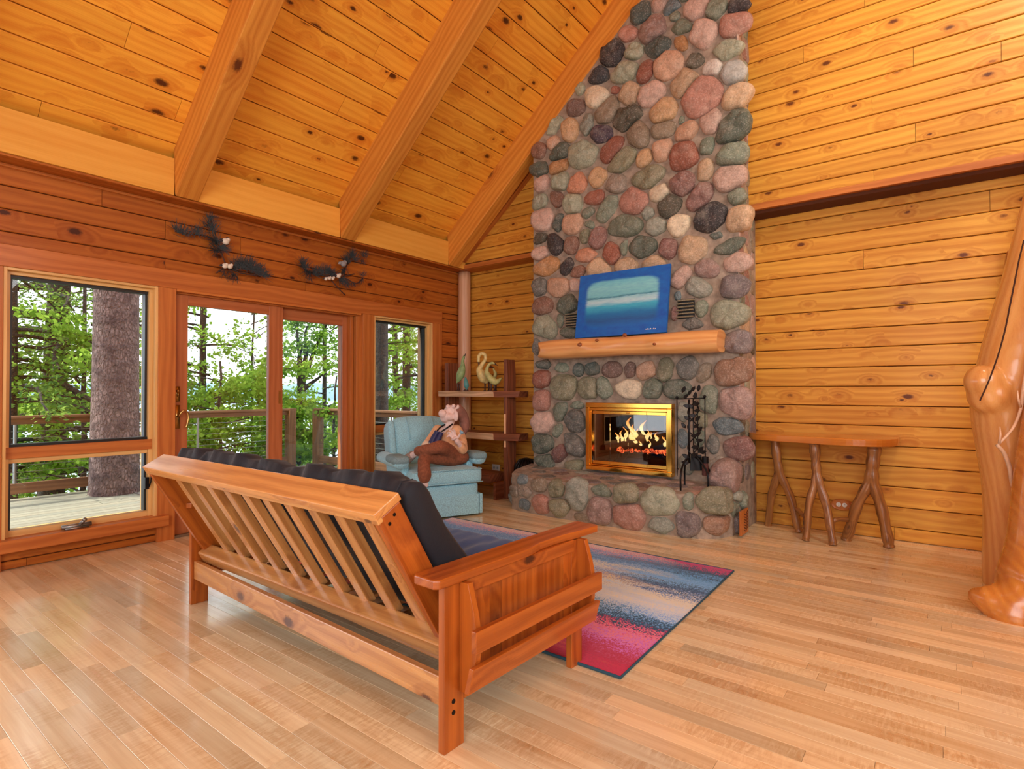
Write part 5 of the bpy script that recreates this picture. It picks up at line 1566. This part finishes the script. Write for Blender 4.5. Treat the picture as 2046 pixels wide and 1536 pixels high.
chain(m, [(2030, 1190, 3.75, .175), (2030, 1120, 3.75, .180), (2027, 1040, 3.72, .165), (2023, 960, 3.7, .165), (2012, 880, 3.7, .170), (2008, 810, 3.7, .185), (2022, 740, 3.7, .190), (2040, 660, 3.7, .180), (2062, 570, 3.7, .165), (2080, 480, 3.7, .150), (2102, 380, 3.7, .14), (2134, 240, 3.7, .13), (2170, 60, 3.7, .12), (2200, -150, 3.62, .115), (2225, -420, 3.52, .11), (2250, -700, 3.42, .105)])
m.ball(at(1962, 762, 3.64) + BI, (.10, .10, .11), 18, 12); m.ball(at(1976, 790, 3.64) + BI, (.12, .10, .12), 18, 12); m.ball(at(1952, 756, 3.64) + BI, (.06, .06, .065))
o1 = m.build('log', M_burl, bp, remesh=.016, sm=8)
m = MB()
cr_ = [(2046, 480), (2036, 520), (2028, 560), (2018, 610), (2008, 660), (1994, 710), (1976, 760), (1958, 800)]
m.tube(sp([tuple(at(u, v, 3.575 if v < 590 else (3.545 if v < 740 else 3.535)) + BI) for u, v in cr_], 4), .0045, 6); m.build('crack', M_crack, o1)
b2 = thing('log_post', 'golden log post in front with root flare spreading over the floor at the right edge', 'log post', (.30, 3.85, 0))
B2 = -Vector(b2.location)
m = MB()
chain(m, [(1957, 1193, 3.32, .060), (1968, 1196, 3.30, .085), (1990, 1203, 3.28, .115), (2025, 1206, 3.25, .150), (2065, 1180, 3.25, .19), (2090, 1100, 3.27, .185), (2098, 1010, 3.3, .18), (2104, 920, 3.33, .17), (2114, 830, 3.36, .16), (2128, 730, 3.4, .155), (2140, 620, 3.4, .15), (2156, 420, 3.44, .14), (2172, 150, 3.5, .13), (2190, -150, 3.55, .12), (2210, -450, 3.6, .115), (2230, -740, 3.65, .11)], B2)
chain(m, [(1975, 1212, 3.28, .05), (2010, 1226, 3.22, .09), (2060, 1236, 3.18, .11), (2120, 1230, 3.2, .16)], B2)
o2 = m.build('log', M_burl, b2, remesh=.016, sm=8)
o2.data.materials[0] = wood('golden_burl', (216, 142, 64), (186, 102, 36), knot=(70, 36, 18), kn=.3, ks=6, kr=.05, rough=.24, coat=.5, obj='y', lumps=1.0, tintv=False)
tw = MB()
tw.tube(sp([tuple(at(u, v, 3.46)) for u, v in ((2060, 700), (2046, 770), (2040, 815), (2027, 850), (2010, 872), (1992, 890))], 4), list(np.linspace(.011, .007, 21)), 8, wob=.3)
tw.tube(sp([tuple(at(u, v, 3.46)) for u, v in ((1992, 889), (2006, 905), (2017, 935), (2022, 965), (2030, 985), (2034, 1010))], 4), list(np.linspace(.010, .012, 21)), 8, wob=.3)
tw.tube([at(1996, 888, 3.46), at(1999, 868, 3.44), at(1998, 852, 3.44)], [.008, .006, .002], 6); tw.tube([at(2040, 815, 3.46), at(2034, 795, 3.44), at(2033, 780, 3.44)], [.008, .006, .003], 6)
tag(tw.build('driftwood_twig', plain('pale_twig', (226, 184, 150), .6, vary=.1), smooth=True), 'thin pale forked twig climbing between the two log posts', 'twig')

# =================================================================== ceiling spotlight
sc = at(968, 98, 5.78)
sl = thing('ceiling_spotlight', 'small lit spotlight hanging from the ceiling boards between two rafters', 'spotlight', sc)
nC = Vector((SL, 0, -1)).normalized()
dz = ceil_z(sc.x) - sc.z
aim = (at(984, 128, 5.45) - at(970, 96, 5.7)).normalized()
q = aim.to_track_quat('Z', 'Y').to_matrix()
m = MB(); m.lathe([(.02, -.10), (.045, -.09), (.056, -.05), (.058, .055), (.060, .06), (.052, .06), (.050, .03)], n=24, M=q); m.build('lamp_can', plain('worn_brass_can', (120, 96, 70), .3, .85), sl, smooth=False)
t = NT('lamp_bulb'); e = t.n('Emission', {'Color': (1, .93, .82, 1), 'Strength': 14.0}); t.t.links.new(e.outputs[0], t.out.inputs[0])
m = MB(); m.lathe([(.001, .040), (.049, .040), (.049, .045), (.001, .052)], n=24, M=q); m.build('bulb', t.m, sl)
m = MB(); m.tube([q @ Vector((0, 0, -.08)), Vector((0, 0, dz * .5)) - aim * .05, Vector((0, 0, dz)) - aim * .05], .012, 8); m.build('bracket', M_metal, sl)
m = MB(); m.lathe([(.05, -.02), (.05, .012), (.04, .02)], c=Vector((0, 0, dz)) - aim * .05, n=20); m.build('ceiling_cup', M_metal, sl)
lamp('SPOT', 'spotlight_light', sc + aim * .07, sc + aim * 2, 60, (1, .88, .70), spot_size=R(120), spot_blend=.8, shadow_soft_size=.05)

# =================================================================== pine garlands with small birds
M_needle = plain('pine_needle', (52, 62, 66), .7)
M_twig = plain('garland_twig', (84, 52, 40), .8)


def garland(name, label, stems, tufts, seed):
    rs = random.Random(seed)
    g = tag(bpy.data.objects.new(name, None), label, 'garland'); COL.objects.link(g)
    g.location = onx(*stems[0][0], -5.34); gi = -Vector(g.location)
    m = MB()
    for st in stems:
        m.tube(sp([tuple(onx(u, v, -5.35 + .012 * (i % 2)) + gi) for i, (u, v) in enumerate(st)], 3), .007, 6, wob=.3)
    m.build('twig', M_twig, g, smooth=True)
    m = MB()
    for (u, v, r, n_n, ang) in tufts:
        c = onx(u, v, -5.335) + gi
        for k in range(n_n):
            a = math.radians(ang) + rs.gauss(0, .75); out_ = rs.uniform(-.1, .7)
            d_ = Vector((out_ * .5, math.cos(a), math.sin(a))).normalized()
            L_ = r * rs.uniform(.6, 1.15); o_ = Vector((rs.uniform(0, .02), rs.gauss(0, .018), rs.gauss(0, .014)))
            m.tube([c + o_, c + o_ + d_ * L_], [.0022, .0012], 3, caps=False)
    nd = m.build('needles', M_needle, g)
    return g


gl_ = garland('pine_garland', 'left dark pine spray on the wall above the sliding door, with three little birds',
              [[(350, 462), (380, 468), (405, 470), (425, 478), (436, 490)], [(420, 432), (424, 450), (430, 468), (436, 492), (442, 505), (448, 520), (455, 532), (480, 545), (520, 552)], [(452, 530), (440, 540), (432, 545)], [(455, 535), (475, 555), (470, 560)]],
              [(352, 462, .09, 34, 90), (362, 466, .08, 30, 80), (373, 466, .06, 26, 90), (392, 466, .08, 34, 90), (398, 470, .06, 22, 90), (420, 436, .07, 26, 60), (418, 452, .09, 40, 110), (424, 462, .09, 40, 100), (432, 484, .10, 60, 160), (440, 494, .10, 60, 20), (434, 500, .08, 40, 200), (470, 536, .10, 60, 90), (482, 533, .11, 80, 90), (492, 536, .11, 80, 70), (502, 540, .11, 80, 60), (514, 544, .10, 70, 50), (524, 549, .08, 40, 20), (466, 548, .08, 30, 250), (450, 544, .06, 20, 230)], 1)
gr_ = garland('pine_garland', 'right dark pine spray on the wall above the door, nearer the corner',
              [[(603, 524), (612, 540), (630, 548), (655, 552), (680, 550), (690, 535), (700, 515), (706, 508)], [(662, 560), (675, 575), (690, 590)], [(685, 552), (708, 547)], [(690, 556), (712, 566), (725, 556)]],
              [(604, 526, .08, 40, 100), (608, 536, .09, 50, 100), (616, 544, .09, 50, 200), (628, 548, .09, 60, 60), (640, 546, .09, 60, 90), (652, 545, .10, 60, 90), (662, 550, .08, 50, 100), (620, 556, .05, 16, 250), (686, 538, .08, 40, 270), (694, 524, .10, 60, 110), (702, 512, .09, 50, 90), (706, 520, .09, 40, 60), (727, 512, .08, 34, 90), (724, 520, .05, 20, 250), (680, 558, .09, 60, 330), (690, 565, .07, 30, 300), (703, 566, .05, 20, 280), (722, 552, .07, 26, 80), (722, 560, .05, 16, 250)], 2)
M_chick = plain('chickadee_white', (230, 222, 206), .7); M_cap = plain('chickadee_dark', (50, 50, 56), .7)


def chick(u, v, s, label, grp, col=M_chick, up=0.0):
    p = onx(u, v, -5.30)
    b = thing('toy_bird', label, 'bird ornament', p, 0, grp)
    m = MB(); m.ball((0, 0, 0), (s * .8, s, s * .9), 12, 8); m.ball((.004, s * .55, s * .55), s * .6, 10, 8); m.build('breast', col, b, smooth=True)
    m = MB(); m.ball((.0, s * .55, s * .85), (s * .55, s * .6, s * .4), 10, 6); m.ball((-s * .4, -s * .5, s * .2), (s * .6, s * 1.0, s * .5), 10, 6); m.tube([(0, -s * .7, 0), (-.0, -s * 1.9, -s * .3 + up * s * 3)], [s * .35, s * .1], 6); m.build('cap_and_wing', M_cap if col is M_chick else col, b, smooth=True)
    return b


G1, G2 = 'little bird ornaments on the left pine spray', 'little bird ornaments on the right pine spray'
chick(451, 482, .034, 'white and grey bird ornament near the top of the left pine spray', G1)
chick(449, 531, .026, 'left bird of the pair low on the left pine spray', G1); chick(459, 532, .026, 'right bird of the pair low on the left pine spray', G1)
g_ = plain('grey_bird', (150, 150, 152), .7)
chick(686, 527, .036, 'pale grey bird ornament sitting highest on the right pine spray', G2, g_)
for u, v, lb in ((651, 557, 'leftmost of the row of three white birds on the right pine spray'), (658, 556, 'middle of the row of three white birds on the right pine spray'), (665, 556, 'third of the row of white birds on the right pine spray')):
    chick(u, v, .020, lb, G2)
chick(676, 551, .028, 'larger white bird right of the row of three on the right pine spray', G2)

# =================================================================== outside: deck, railing, trees, lake
dk = boards('deck', M_deck, (-9.25, 0, -.05), (0, 1, 0), (1, 0, 0), (0, 0, 1), rowlist(0, 3.65, .14), lambda a, b: (-4, 6.1), (3, 5), ch=.006, tint=.10, jg=.004)
tag(dk, 'weathered grey plank deck outside the window wall', 'deck')
m = MB(); m.box((-9.25, -4, -.35), (-5.65, 6.1, -.075)); m.build('deck_frame', M_rail, dk)


def railing(label, A_, B_, posts, cables=8, wood_posts=()):
    r = thing('deck_railing', label, 'railing', ((A_[0] + B_[0]) / 2, (A_[1] + B_[1]) / 2, -.05)); inv = -Vector(r.location)
    a = Vector((A_[0], A_[1], 0)); b = Vector((B_[0], B_[1], 0)); d_ = (b - a).normalized(); s_ = Vector((-d_.y, d_.x, 0))
    def bar(name, z0, z1, w, mat=M_rail):
        m = MB(); P = [a - s_ * w, b - s_ * w, b + s_ * w, a + s_ * w]
        P = [Vector((p.x, p.y, z0)) for p in P] + [Vector((p.x, p.y, z1)) for p in P]
        m.hexa([p + inv for p in P], d_); m.build(name, mat, r, bevel=.004)
    bar('cap_rail', .955, .99, .07); bar('upper_rail', .88, .955, .02); bar('lower_rail', .02, .15, .02)
    L_ = (b - a).length
    for t_ in posts:
        p = a + d_ * (L_ * t_)
        m = MB(); m.tube([p + inv + Vector((0, 0, .05)), p + inv + Vector((0, 0, .92))], .018, 8); m.build('metal_baluster', M_metal, r)
    for t_ in wood_posts:
        p = a + d_ * (L_ * t_)
        m = MB(); m.box(p + inv + Vector((-.07, -.07, -.05)), p + inv + Vector((.07, .07, .955))); m.build('wood_post', M_rail, r, bevel=.005)
    for k in range(cables):
        z = .20 + k * .085
        m = MB(); m.tube([a + inv + Vector((0, 0, z)), b + inv + Vector((0, 0, z))], .003, 5); m.build('cable', M_metal, r)


railing('brown wooden deck railing with thin cables, long run parallel to the windows', (-9.15, -4), (-9.15, 5.60), (.30, .50, .605, .83), wood_posts=(.992,))
railing('brown wooden deck railing with thin cables, short end run behind the right window', (-8.95, 5.92), (-5.7, 5.92), (.26, .62, .9), wood_posts=(.01,))
m = MB(); m.tube(sp([tuple(onz(u, v, -.04)) for u, v in ((172, 972), (180, 985), (190, 990), (205, 988), (222, 980), (240, 985), (262, 982), (280, 987))], 4), .008, 6)
tag(m.build('garden_cord', plain('grey_cord', (130, 122, 116), .7)), 'thin grey cord lying on the deck at the foot of the big pine', 'cord')

# ground falling away to the lake
def ground_mat():
    t = NT('forest_floor'); tc = t.n('TexCoord').outputs['Object']
    c = t.mix(t.noise(tc, .9, 4, .6), lin(70, 96, 44), lin(120, 132, 78))
    t.bsdf(Base_Color=c, Roughness=1.0); return t.m


def gz(x, y):
    d_ = max(0, -9.3 - x) + max(0, (y - 9) * .15)
    return -1.1 - 1.0 * min(1, d_ / 3) - max(0, d_ - 2) * .42 + .25 * noise.noise(Vector((x * .2, y * .2, 0)))


m = MB(); vs = []; fs = []; nx, ny = 44, 60
for j in range(ny + 1):
    for i in range(nx + 1):
        x = -5.6 - 46 * (i / nx) ** 1.3; y = -30 + 80 * j / ny
        vs.append((x, y, max(gz(x, y), -17)))
for j in range(ny):
    for i in range(nx): fs.append((j * (nx + 1) + i, (j + 1) * (nx + 1) + i, (j + 1) * (nx + 1) + i + 1, j * (nx + 1) + i + 1))
m.add(vs, fs); tag(m.build('ground', ground_mat(), smooth=True), kind='structure')
t = NT('lake_water'); tc = t.n('TexCoord').outputs['Object']
t.bsdf(Base_Color=lin(140, 165, 185), Roughness=.12, Normal=t.bump(t.noise(t.mapv(tc, (.5, .5, .5)), 1.0, 3), .5, .3), Specular_IOR_Level=1.0)
m = MB(); m.add([(-2200, -2000, -15), (-34, -2000, -15), (-34, 2400, -15), (-2200, 2400, -15)], [(0, 1, 2, 3)])
tag(m.build('lake', t.m), kind='structure')
m = MB(); vs = []; fs = []; n = 120
for i in range(n + 1):
    a = math.pi * (.35 + .9 * i / n); r = 1100
    x, y = math.cos(a) * r, math.sin(a) * r
    h = 16 + 16 * noise.noise(Vector((i * .12, 0, 0))) + 5 * noise.noise(Vector((i * .6, 3, 0)))
    vs += [(x, y, -16), (x * 1.02, y * 1.02, h * .8), (x * 1.2, y * 1.2, h), (x * 1.25, y * 1.25, -16)]
for i in range(n):
    for k in range(3): fs.append((i * 4 + k, i * 4 + k + 1, (i + 1) * 4 + k + 1, (i + 1) * 4 + k))
m.add(vs, fs); tag(m.build('hills', plain('far_shore', (120, 146, 160), 1.0), smooth=True), kind='structure')


# ---- trees
def bark_mat(name, c1, c2, sc=1.0):
    t = NT(name); uv = t.n('TexCoord').outputs['Object']
    v = t.n('TexVoronoi', {'Vector': t.mapv(uv, (26 * sc, 26 * sc, 11 * sc)), 'Scale': 1.0, 'Randomness': 1.0}, feature='DISTANCE_TO_EDGE').outputs['Distance']
    nn = t.n('MapRange', {0: t.noise(uv, 7 * sc, 5, .7), 1: .35, 2: .65}).outputs[0]
    c = t.mix(nn, lin(*c1), lin(*c2))
    edge = t.n('MapRange', {0: v, 1: 0.0, 2: .16, 3: .2, 4: 1.0}).outputs[0]
    edge = t.math('MAXIMUM', edge, t.math('MULTIPLY', t.noise(uv, 7 * sc, 3), 1.2))
    c = t.mix(edge, t.mix(1.0, c, (.45, .42, .40, 1), 'MULTIPLY'), c)
    c = t.mix(t.n('MapRange', {0: t.noise(uv, 38 * sc, 3, .7), 1: .4, 2: .65}).outputs[0], t.mix(1.0, c, (.6, .58, .56, 1), 'MULTIPLY'), c)
    t.bsdf(Base_Color=c, Roughness=.95, Normal=t.bump(t.math('MULTIPLY_ADD', nn, .4, edge), 1.0, .03)); return t.m


def leaf_mat(name, c1, c2):
    t = NT(name)
    at_ = t.n('Attribute', attribute_name='tint').outputs[0]
    s = t.n('SeparateColor', {0: at_}).outputs[0]
    c = t.mix(s, lin(*c1), lin(*c2))
    df = t.n('BsdfDiffuse', {'Color': c}).outputs[0]; tl = t.n('BsdfTranslucent', {'Color': t.mix(.5, c, (.55, .75, .12, 1))}).outputs[0]
    mx = t.n('MixShader', {0: .5, 1: df, 2: tl}).outputs[0]
    t.t.links.new(mx, t.out.inputs[0]); return t.m


B_pine = bark_mat('red_pine_bark', (172, 142, 134), (96, 76, 74))
B_grey = bark_mat('grey_bark', (108, 96, 84), (70, 62, 56), 1.6)
B_dark = bark_mat('dark_bark', (86, 76, 64), (58, 52, 46), 1.8)
L_maple = leaf_mat('maple_leaves', (44, 96, 28), (138, 176, 60))
L_hem = leaf_mat('hemlock_needles', (28, 66, 40), (70, 118, 62))
L_cedar = leaf_mat('cedar_fronds', (46, 98, 32), (120, 164, 60))
NR = np.random.RandomState(7)


def leaves_mesh(name, centers, radii, n, size, elong, mat, parent, droop=0.0):
    """centers (k,3), radii (k,3); n leaves in all; every leaf a small folded blade"""
    k = len(centers); idx = NR.randint(0, k, n)
    c = centers[idx] + NR.normal(0, .45, (n, 3)) * radii[idx]
    d = NR.normal(0, 1, (n, 3)); d[:, 2] = d[:, 2] * .45 - droop; d /= np.linalg.norm(d, axis=1)[:, None]
    a = NR.normal(0, 1, (n, 3)); a[:, 2] *= .4; e = np.cross(d, a); e /= np.linalg.norm(e, axis=1)[:, None] + 1e-9
    s = size * NR.uniform(.6, 1.3, n)[:, None]
    v = np.stack([c - d * s * .5, c + e * s * .5 / elong, c + d * s * .5, c - e * s * .5 / elong], 1).reshape(-1, 3)
    me = bpy.data.meshes.new(name)
    me.vertices.add(n * 4); me.vertices.foreach_set('co', v.astype(np.float32).ravel())
    me.loops.add(n * 4); me.loops.foreach_set('vertex_index', np.arange(n * 4, dtype=np.int32))
    me.polygons.add(n); me.polygons.foreach_set('loop_start', np.arange(0, n * 4, 4, dtype=np.int32))
    try: me.polygons.foreach_set('loop_total', np.full(n, 4, dtype=np.int32))
    except Exception: pass
    me.update(calc_edges=True)
    ca = me.color_attributes.new('tint', 'FLOAT_COLOR', 'POINT')
    tt = np.repeat(NR.uniform(0, 1, n), 4); col = np.stack([tt, tt, tt, np.ones_like(tt)], 1)
    ca.data.foreach_set('color', col.astype(np.float32).ravel())
    me.materials.append(mat)
    o = bpy.data.objects.new(name, me); COL.objects.link(o); o.parent = parent
    return o


def tree(label, x, y, r, H, bark, leaf, nleaf, size, elong, z_lo, z_hi, reach, nbr, lean=(0, 0), droop=.2, name='tree', up=.25, puff=.45, fork=None, z0=None):
    z0 = gz(x, y) - .3 if z0 is None else z0
    tr = thing(name, label, 'tree', (x, y, z0), 0, 'trees around the deck')
    rs = random.Random(hash(label) % 9999 if False else sum(map(ord, label)))
    m = MB(); P = []
    for k in range(13):
        q = k / 12
        P.append((lean[0] * q * H + .06 * noise.noise(Vector((x, k * .5, 0))), lean[1] * q * H + .06 * noise.noise(Vector((y, k * .5, 3))), q * H))
    m.tube(P, [r * (1.25 if k == 0 else 1) * (1 - .55 * k / 12) for k in range(13)], 16 if r > .12 else 10, wob=.10, seed=x)
    m.build('trunk', bark, tr, smooth=True)
    br = MB(); cen = []; rad = []
    for b in range(nbr):
        q = (z_lo + (z_hi - z_lo) * (b + rs.random()) / nbr - z0) / H
        q = min(max(q, .02), .98); i = min(int(q * 12), 11); f = q * 12 - i
        p = Vector(P[i]).lerp(Vector(P[i + 1]), f)
        a = rs.uniform(0, 6.283); L_ = reach * rs.uniform(.6, 1.15)
        d_ = Vector((math.cos(a), math.sin(a), up))
        pts = []
        for s_ in range(6):
            t_ = s_ / 5
            pts.append(p + d_ * L_ * t_ + Vector((.07 * L_ * math.sin(t_ * 4 + b), .07 * L_ * math.cos(t_ * 5 + b), -droop * L_ * t_ * t_)))
        rb = max(.006, min(r * .35, .03 * L_ + .006))
        br.tube(pts, [rb * (1 - .8 * s_ / 5) for s_ in range(6)], 5, caps=False)
        for s_ in (2, 3, 4, 5):
            cen.append(tuple(pts[s_])); rad.append((puff * L_ * .5, puff * L_ * .5, puff * L_ * (.16 if droop > .3 or up < .1 else .35)))
            if s_ > 2:
                tw_ = pts[s_] + Vector((rs.uniform(-1, 1), rs.uniform(-1, 1), rs.uniform(-.2, .3))) * L_ * .28
                br.tube([pts[s_ - 1], tw_], [rb * .3, .003], 4, caps=False); cen.append(tuple(tw_)); rad.append((puff * L_ * .35,) * 2 + (puff * L_ * .2,))
    if nbr: br.build('branches', bark, tr, smooth=True)
    if nleaf: leaves_mesh('foliage', np.array(cen), np.array(rad), nleaf, size, elong, leaf, tr, droop=droop * .5)
    return tr


# big pine growing through the deck, outside the left window
tree('massive red pine trunk growing up through the deck outside the left window', -8.74, 2.74, .285, 16, B_pine, L_hem, 0, .1, 2, 5, 6, 1, 0, z0=-1.2)
tree('dark oak trunk outside the right window, just beyond the deck end', *tuple(onx(764, 930, -7.4).xy), .125, 15, B_dark, L_cedar, 0, 0.074, 2, 6, 7, 1, 0)


def spot(u, dist):
    d_ = ray(u, 780); d_.z = 0; d_.normalize(); p = d_ * dist; return p.x, p.y


x_, y_ = spot(96, 12.6)
tree('tall hemlock with drooping dark boughs behind the railing, seen at the far left', x_, y_, .21, 15, B_dark, L_hem, 15000, .075, 2.6, -1.0, 6.5, 2.4, 44, lean=(.012, .02), droop=.35, up=.12, puff=.5)
x_, y_ = spot(20, 10.8)
tree('hemlock at the left edge of the left window', x_, y_, .10, 12, B_dark, L_hem, 9000, .075, 2.6, -.8, 5.5, 1.6, 34, droop=.35, up=.1)
x_, y_ = spot(168, 11.2)
tree('young maple with bright leaves left of the big pine trunk', x_, y_, .05, 5.2, B_grey, L_maple, 4650, 0.081, 1.3, -.6, 2.2, 1.3, 22, droop=.1, up=.3)
x_, y_ = spot(296, 13)
tree('leafy maple hidden behind the big pine trunk', x_, y_, .07, 7, B_grey, L_maple, 2325, 0.081, 1.3, -1, 3.0, 1.5, 20, droop=.1)
x_, y_ = spot(404, 13.5)
tree('slender dark spruce in the left pane of the sliding door', x_, y_, .085, 13, B_dark, L_hem, 4600, .08, 2.4, -1.2, 6.0, 1.7, 34, droop=.25, up=.25, puff=.4)
x_, y_ = spot(440, 11.5)
tree('bushy maple sapling below the spruce, behind the door railing', x_, y_, .045, 3.6, B_grey, L_maple, 15112, 0.083, 1.3, -1.6, 1.6, 1.5, 26, droop=.12)
x_, y_ = spot(505, 13)
tree('thin maple sapling with pale spring leaves, left pane of the sliding door', x_, y_, .035, 5.4, B_grey, L_maple, 3255, 0.074, 1.3, -.6, 3.4, 1.2, 20, droop=.05, up=.5)
x_, y_ = spot(600, 12.5)
ft = tree('forked young tree with thin curving stems in the right door pane', x_, y_, .085, 4.1, B_dark, L_maple, 0, 0.074, 1.3, 0, 3, .5, 0, lean=(-.02, .01))
m = MB(); b0 = Vector(ft.location)
for st in ([(606, 770), (602, 735), (596, 690), (592, 640), (590, 590)], [(605, 765), (616, 735), (628, 700), (642, 672), (655, 640), (662, 600)], [(604, 780), (622, 765), (640, 752), (652, 735)], [(603, 745), (612, 705), (610, 665), (622, 640)]):
    w = Vector(ft.location).dot(CF)
    m.tube(sp([tuple(at(u, v, w) - b0) for u, v in st], 4), [.055 - .045 * k / (4 * (len(st) - 1)) for k in range(4 * (len(st) - 1) + 1)], 7)
m.build('stem', B_dark, ft, smooth=True)
w = Vector(ft.location).dot(CF)
cc = np.array([tuple(at(u, v, w) - b0) for u, v in ((590, 600), (594, 640), (580, 650), (606, 620), (622, 640), (655, 610), (662, 640), (640, 670), (632, 700), (650, 735), (612, 690), (585, 700), (580, 735), (620, 600), (640, 610), (670, 620), (575, 610))])
leaves_mesh('foliage', cc, np.tile([[.28, .28, .2]], (len(cc), 1)), 2600, .072, 1.3, L_maple, ft)
x_, y_ = spot(655, 10.2)
tree('leaning grey trunk low behind the railing in the right door pane', x_, y_, .085, 7, B_grey, L_maple, 2170, 0.074, 1.3, 1.5, 4.5, 1.2, 12, lean=(.05, .16), droop=.1)
x_, y_ = spot(648, 14)
tree('slim spruce behind the forked tree', x_, y_, .06, 12, B_dark, L_hem, 3000, .08, 2.2, -1.2, 6, 1.2, 26, droop=.25)
x_, y_ = spot(668, 11.6)
tree('dense maple bush behind the corner of the railing', x_, y_, .04, 3.0, B_grey, L_maple, 12090, 0.083, 1.3, -1.8, 1.0, 1.3, 24, droop=.12)
x_, y_ = spot(560, 12.0)
tree('low maple bush between the two door panes', x_, y_, .04, 3.0, B_grey, L_maple, 9765, 0.083, 1.3, -1.8, .9, 1.2, 22, droop=.12)
x_, y_ = spot(812, 12.4)
tree('bright green cedar filling the right window', x_, y_, .10, 13, B_dark, L_cedar, 20150, 0.074, 1.7, -1.5, 6.5, 1.5, 46, droop=.4, up=.1, puff=.55)
x_, y_ = spot(790, 15.5)
tree('second cedar deeper in the right window', x_, y_, .10, 13, B_dark, L_cedar, 13950, 0.081, 1.7, -1.5, 6.5, 1.7, 40, droop=.4, up=.1, puff=.5)
x_, y_ = spot(30, 15.5)
tree('distant maple low behind the left end of the railing', x_, y_, .06, 5, B_grey, L_maple, 9765, 0.100, 1.3, -2, 2.0, 1.9, 24, droop=.12)
x_, y_ = spot(190, 17)
tree('distant spruce left of the big pine', x_, y_, .09, 13, B_dark, L_hem, 2600, .10, 2.2, -3, 6, 1.7, 34, droop=.3)
x_, y_ = spot(470, 18)
tree('far bushy maple low in the left door pane', x_, y_, .06, 5, B_grey, L_maple, 12090, 0.108, 1.3, -4, 1.0, 2.2, 26, droop=.12)
x_, y_ = spot(620, 19)
tree('far bushy maple low in the right door pane', x_, y_, .06, 5, B_grey, L_maple, 11160, 0.108, 1.3, -4, .6, 2.2, 26, droop=.12)
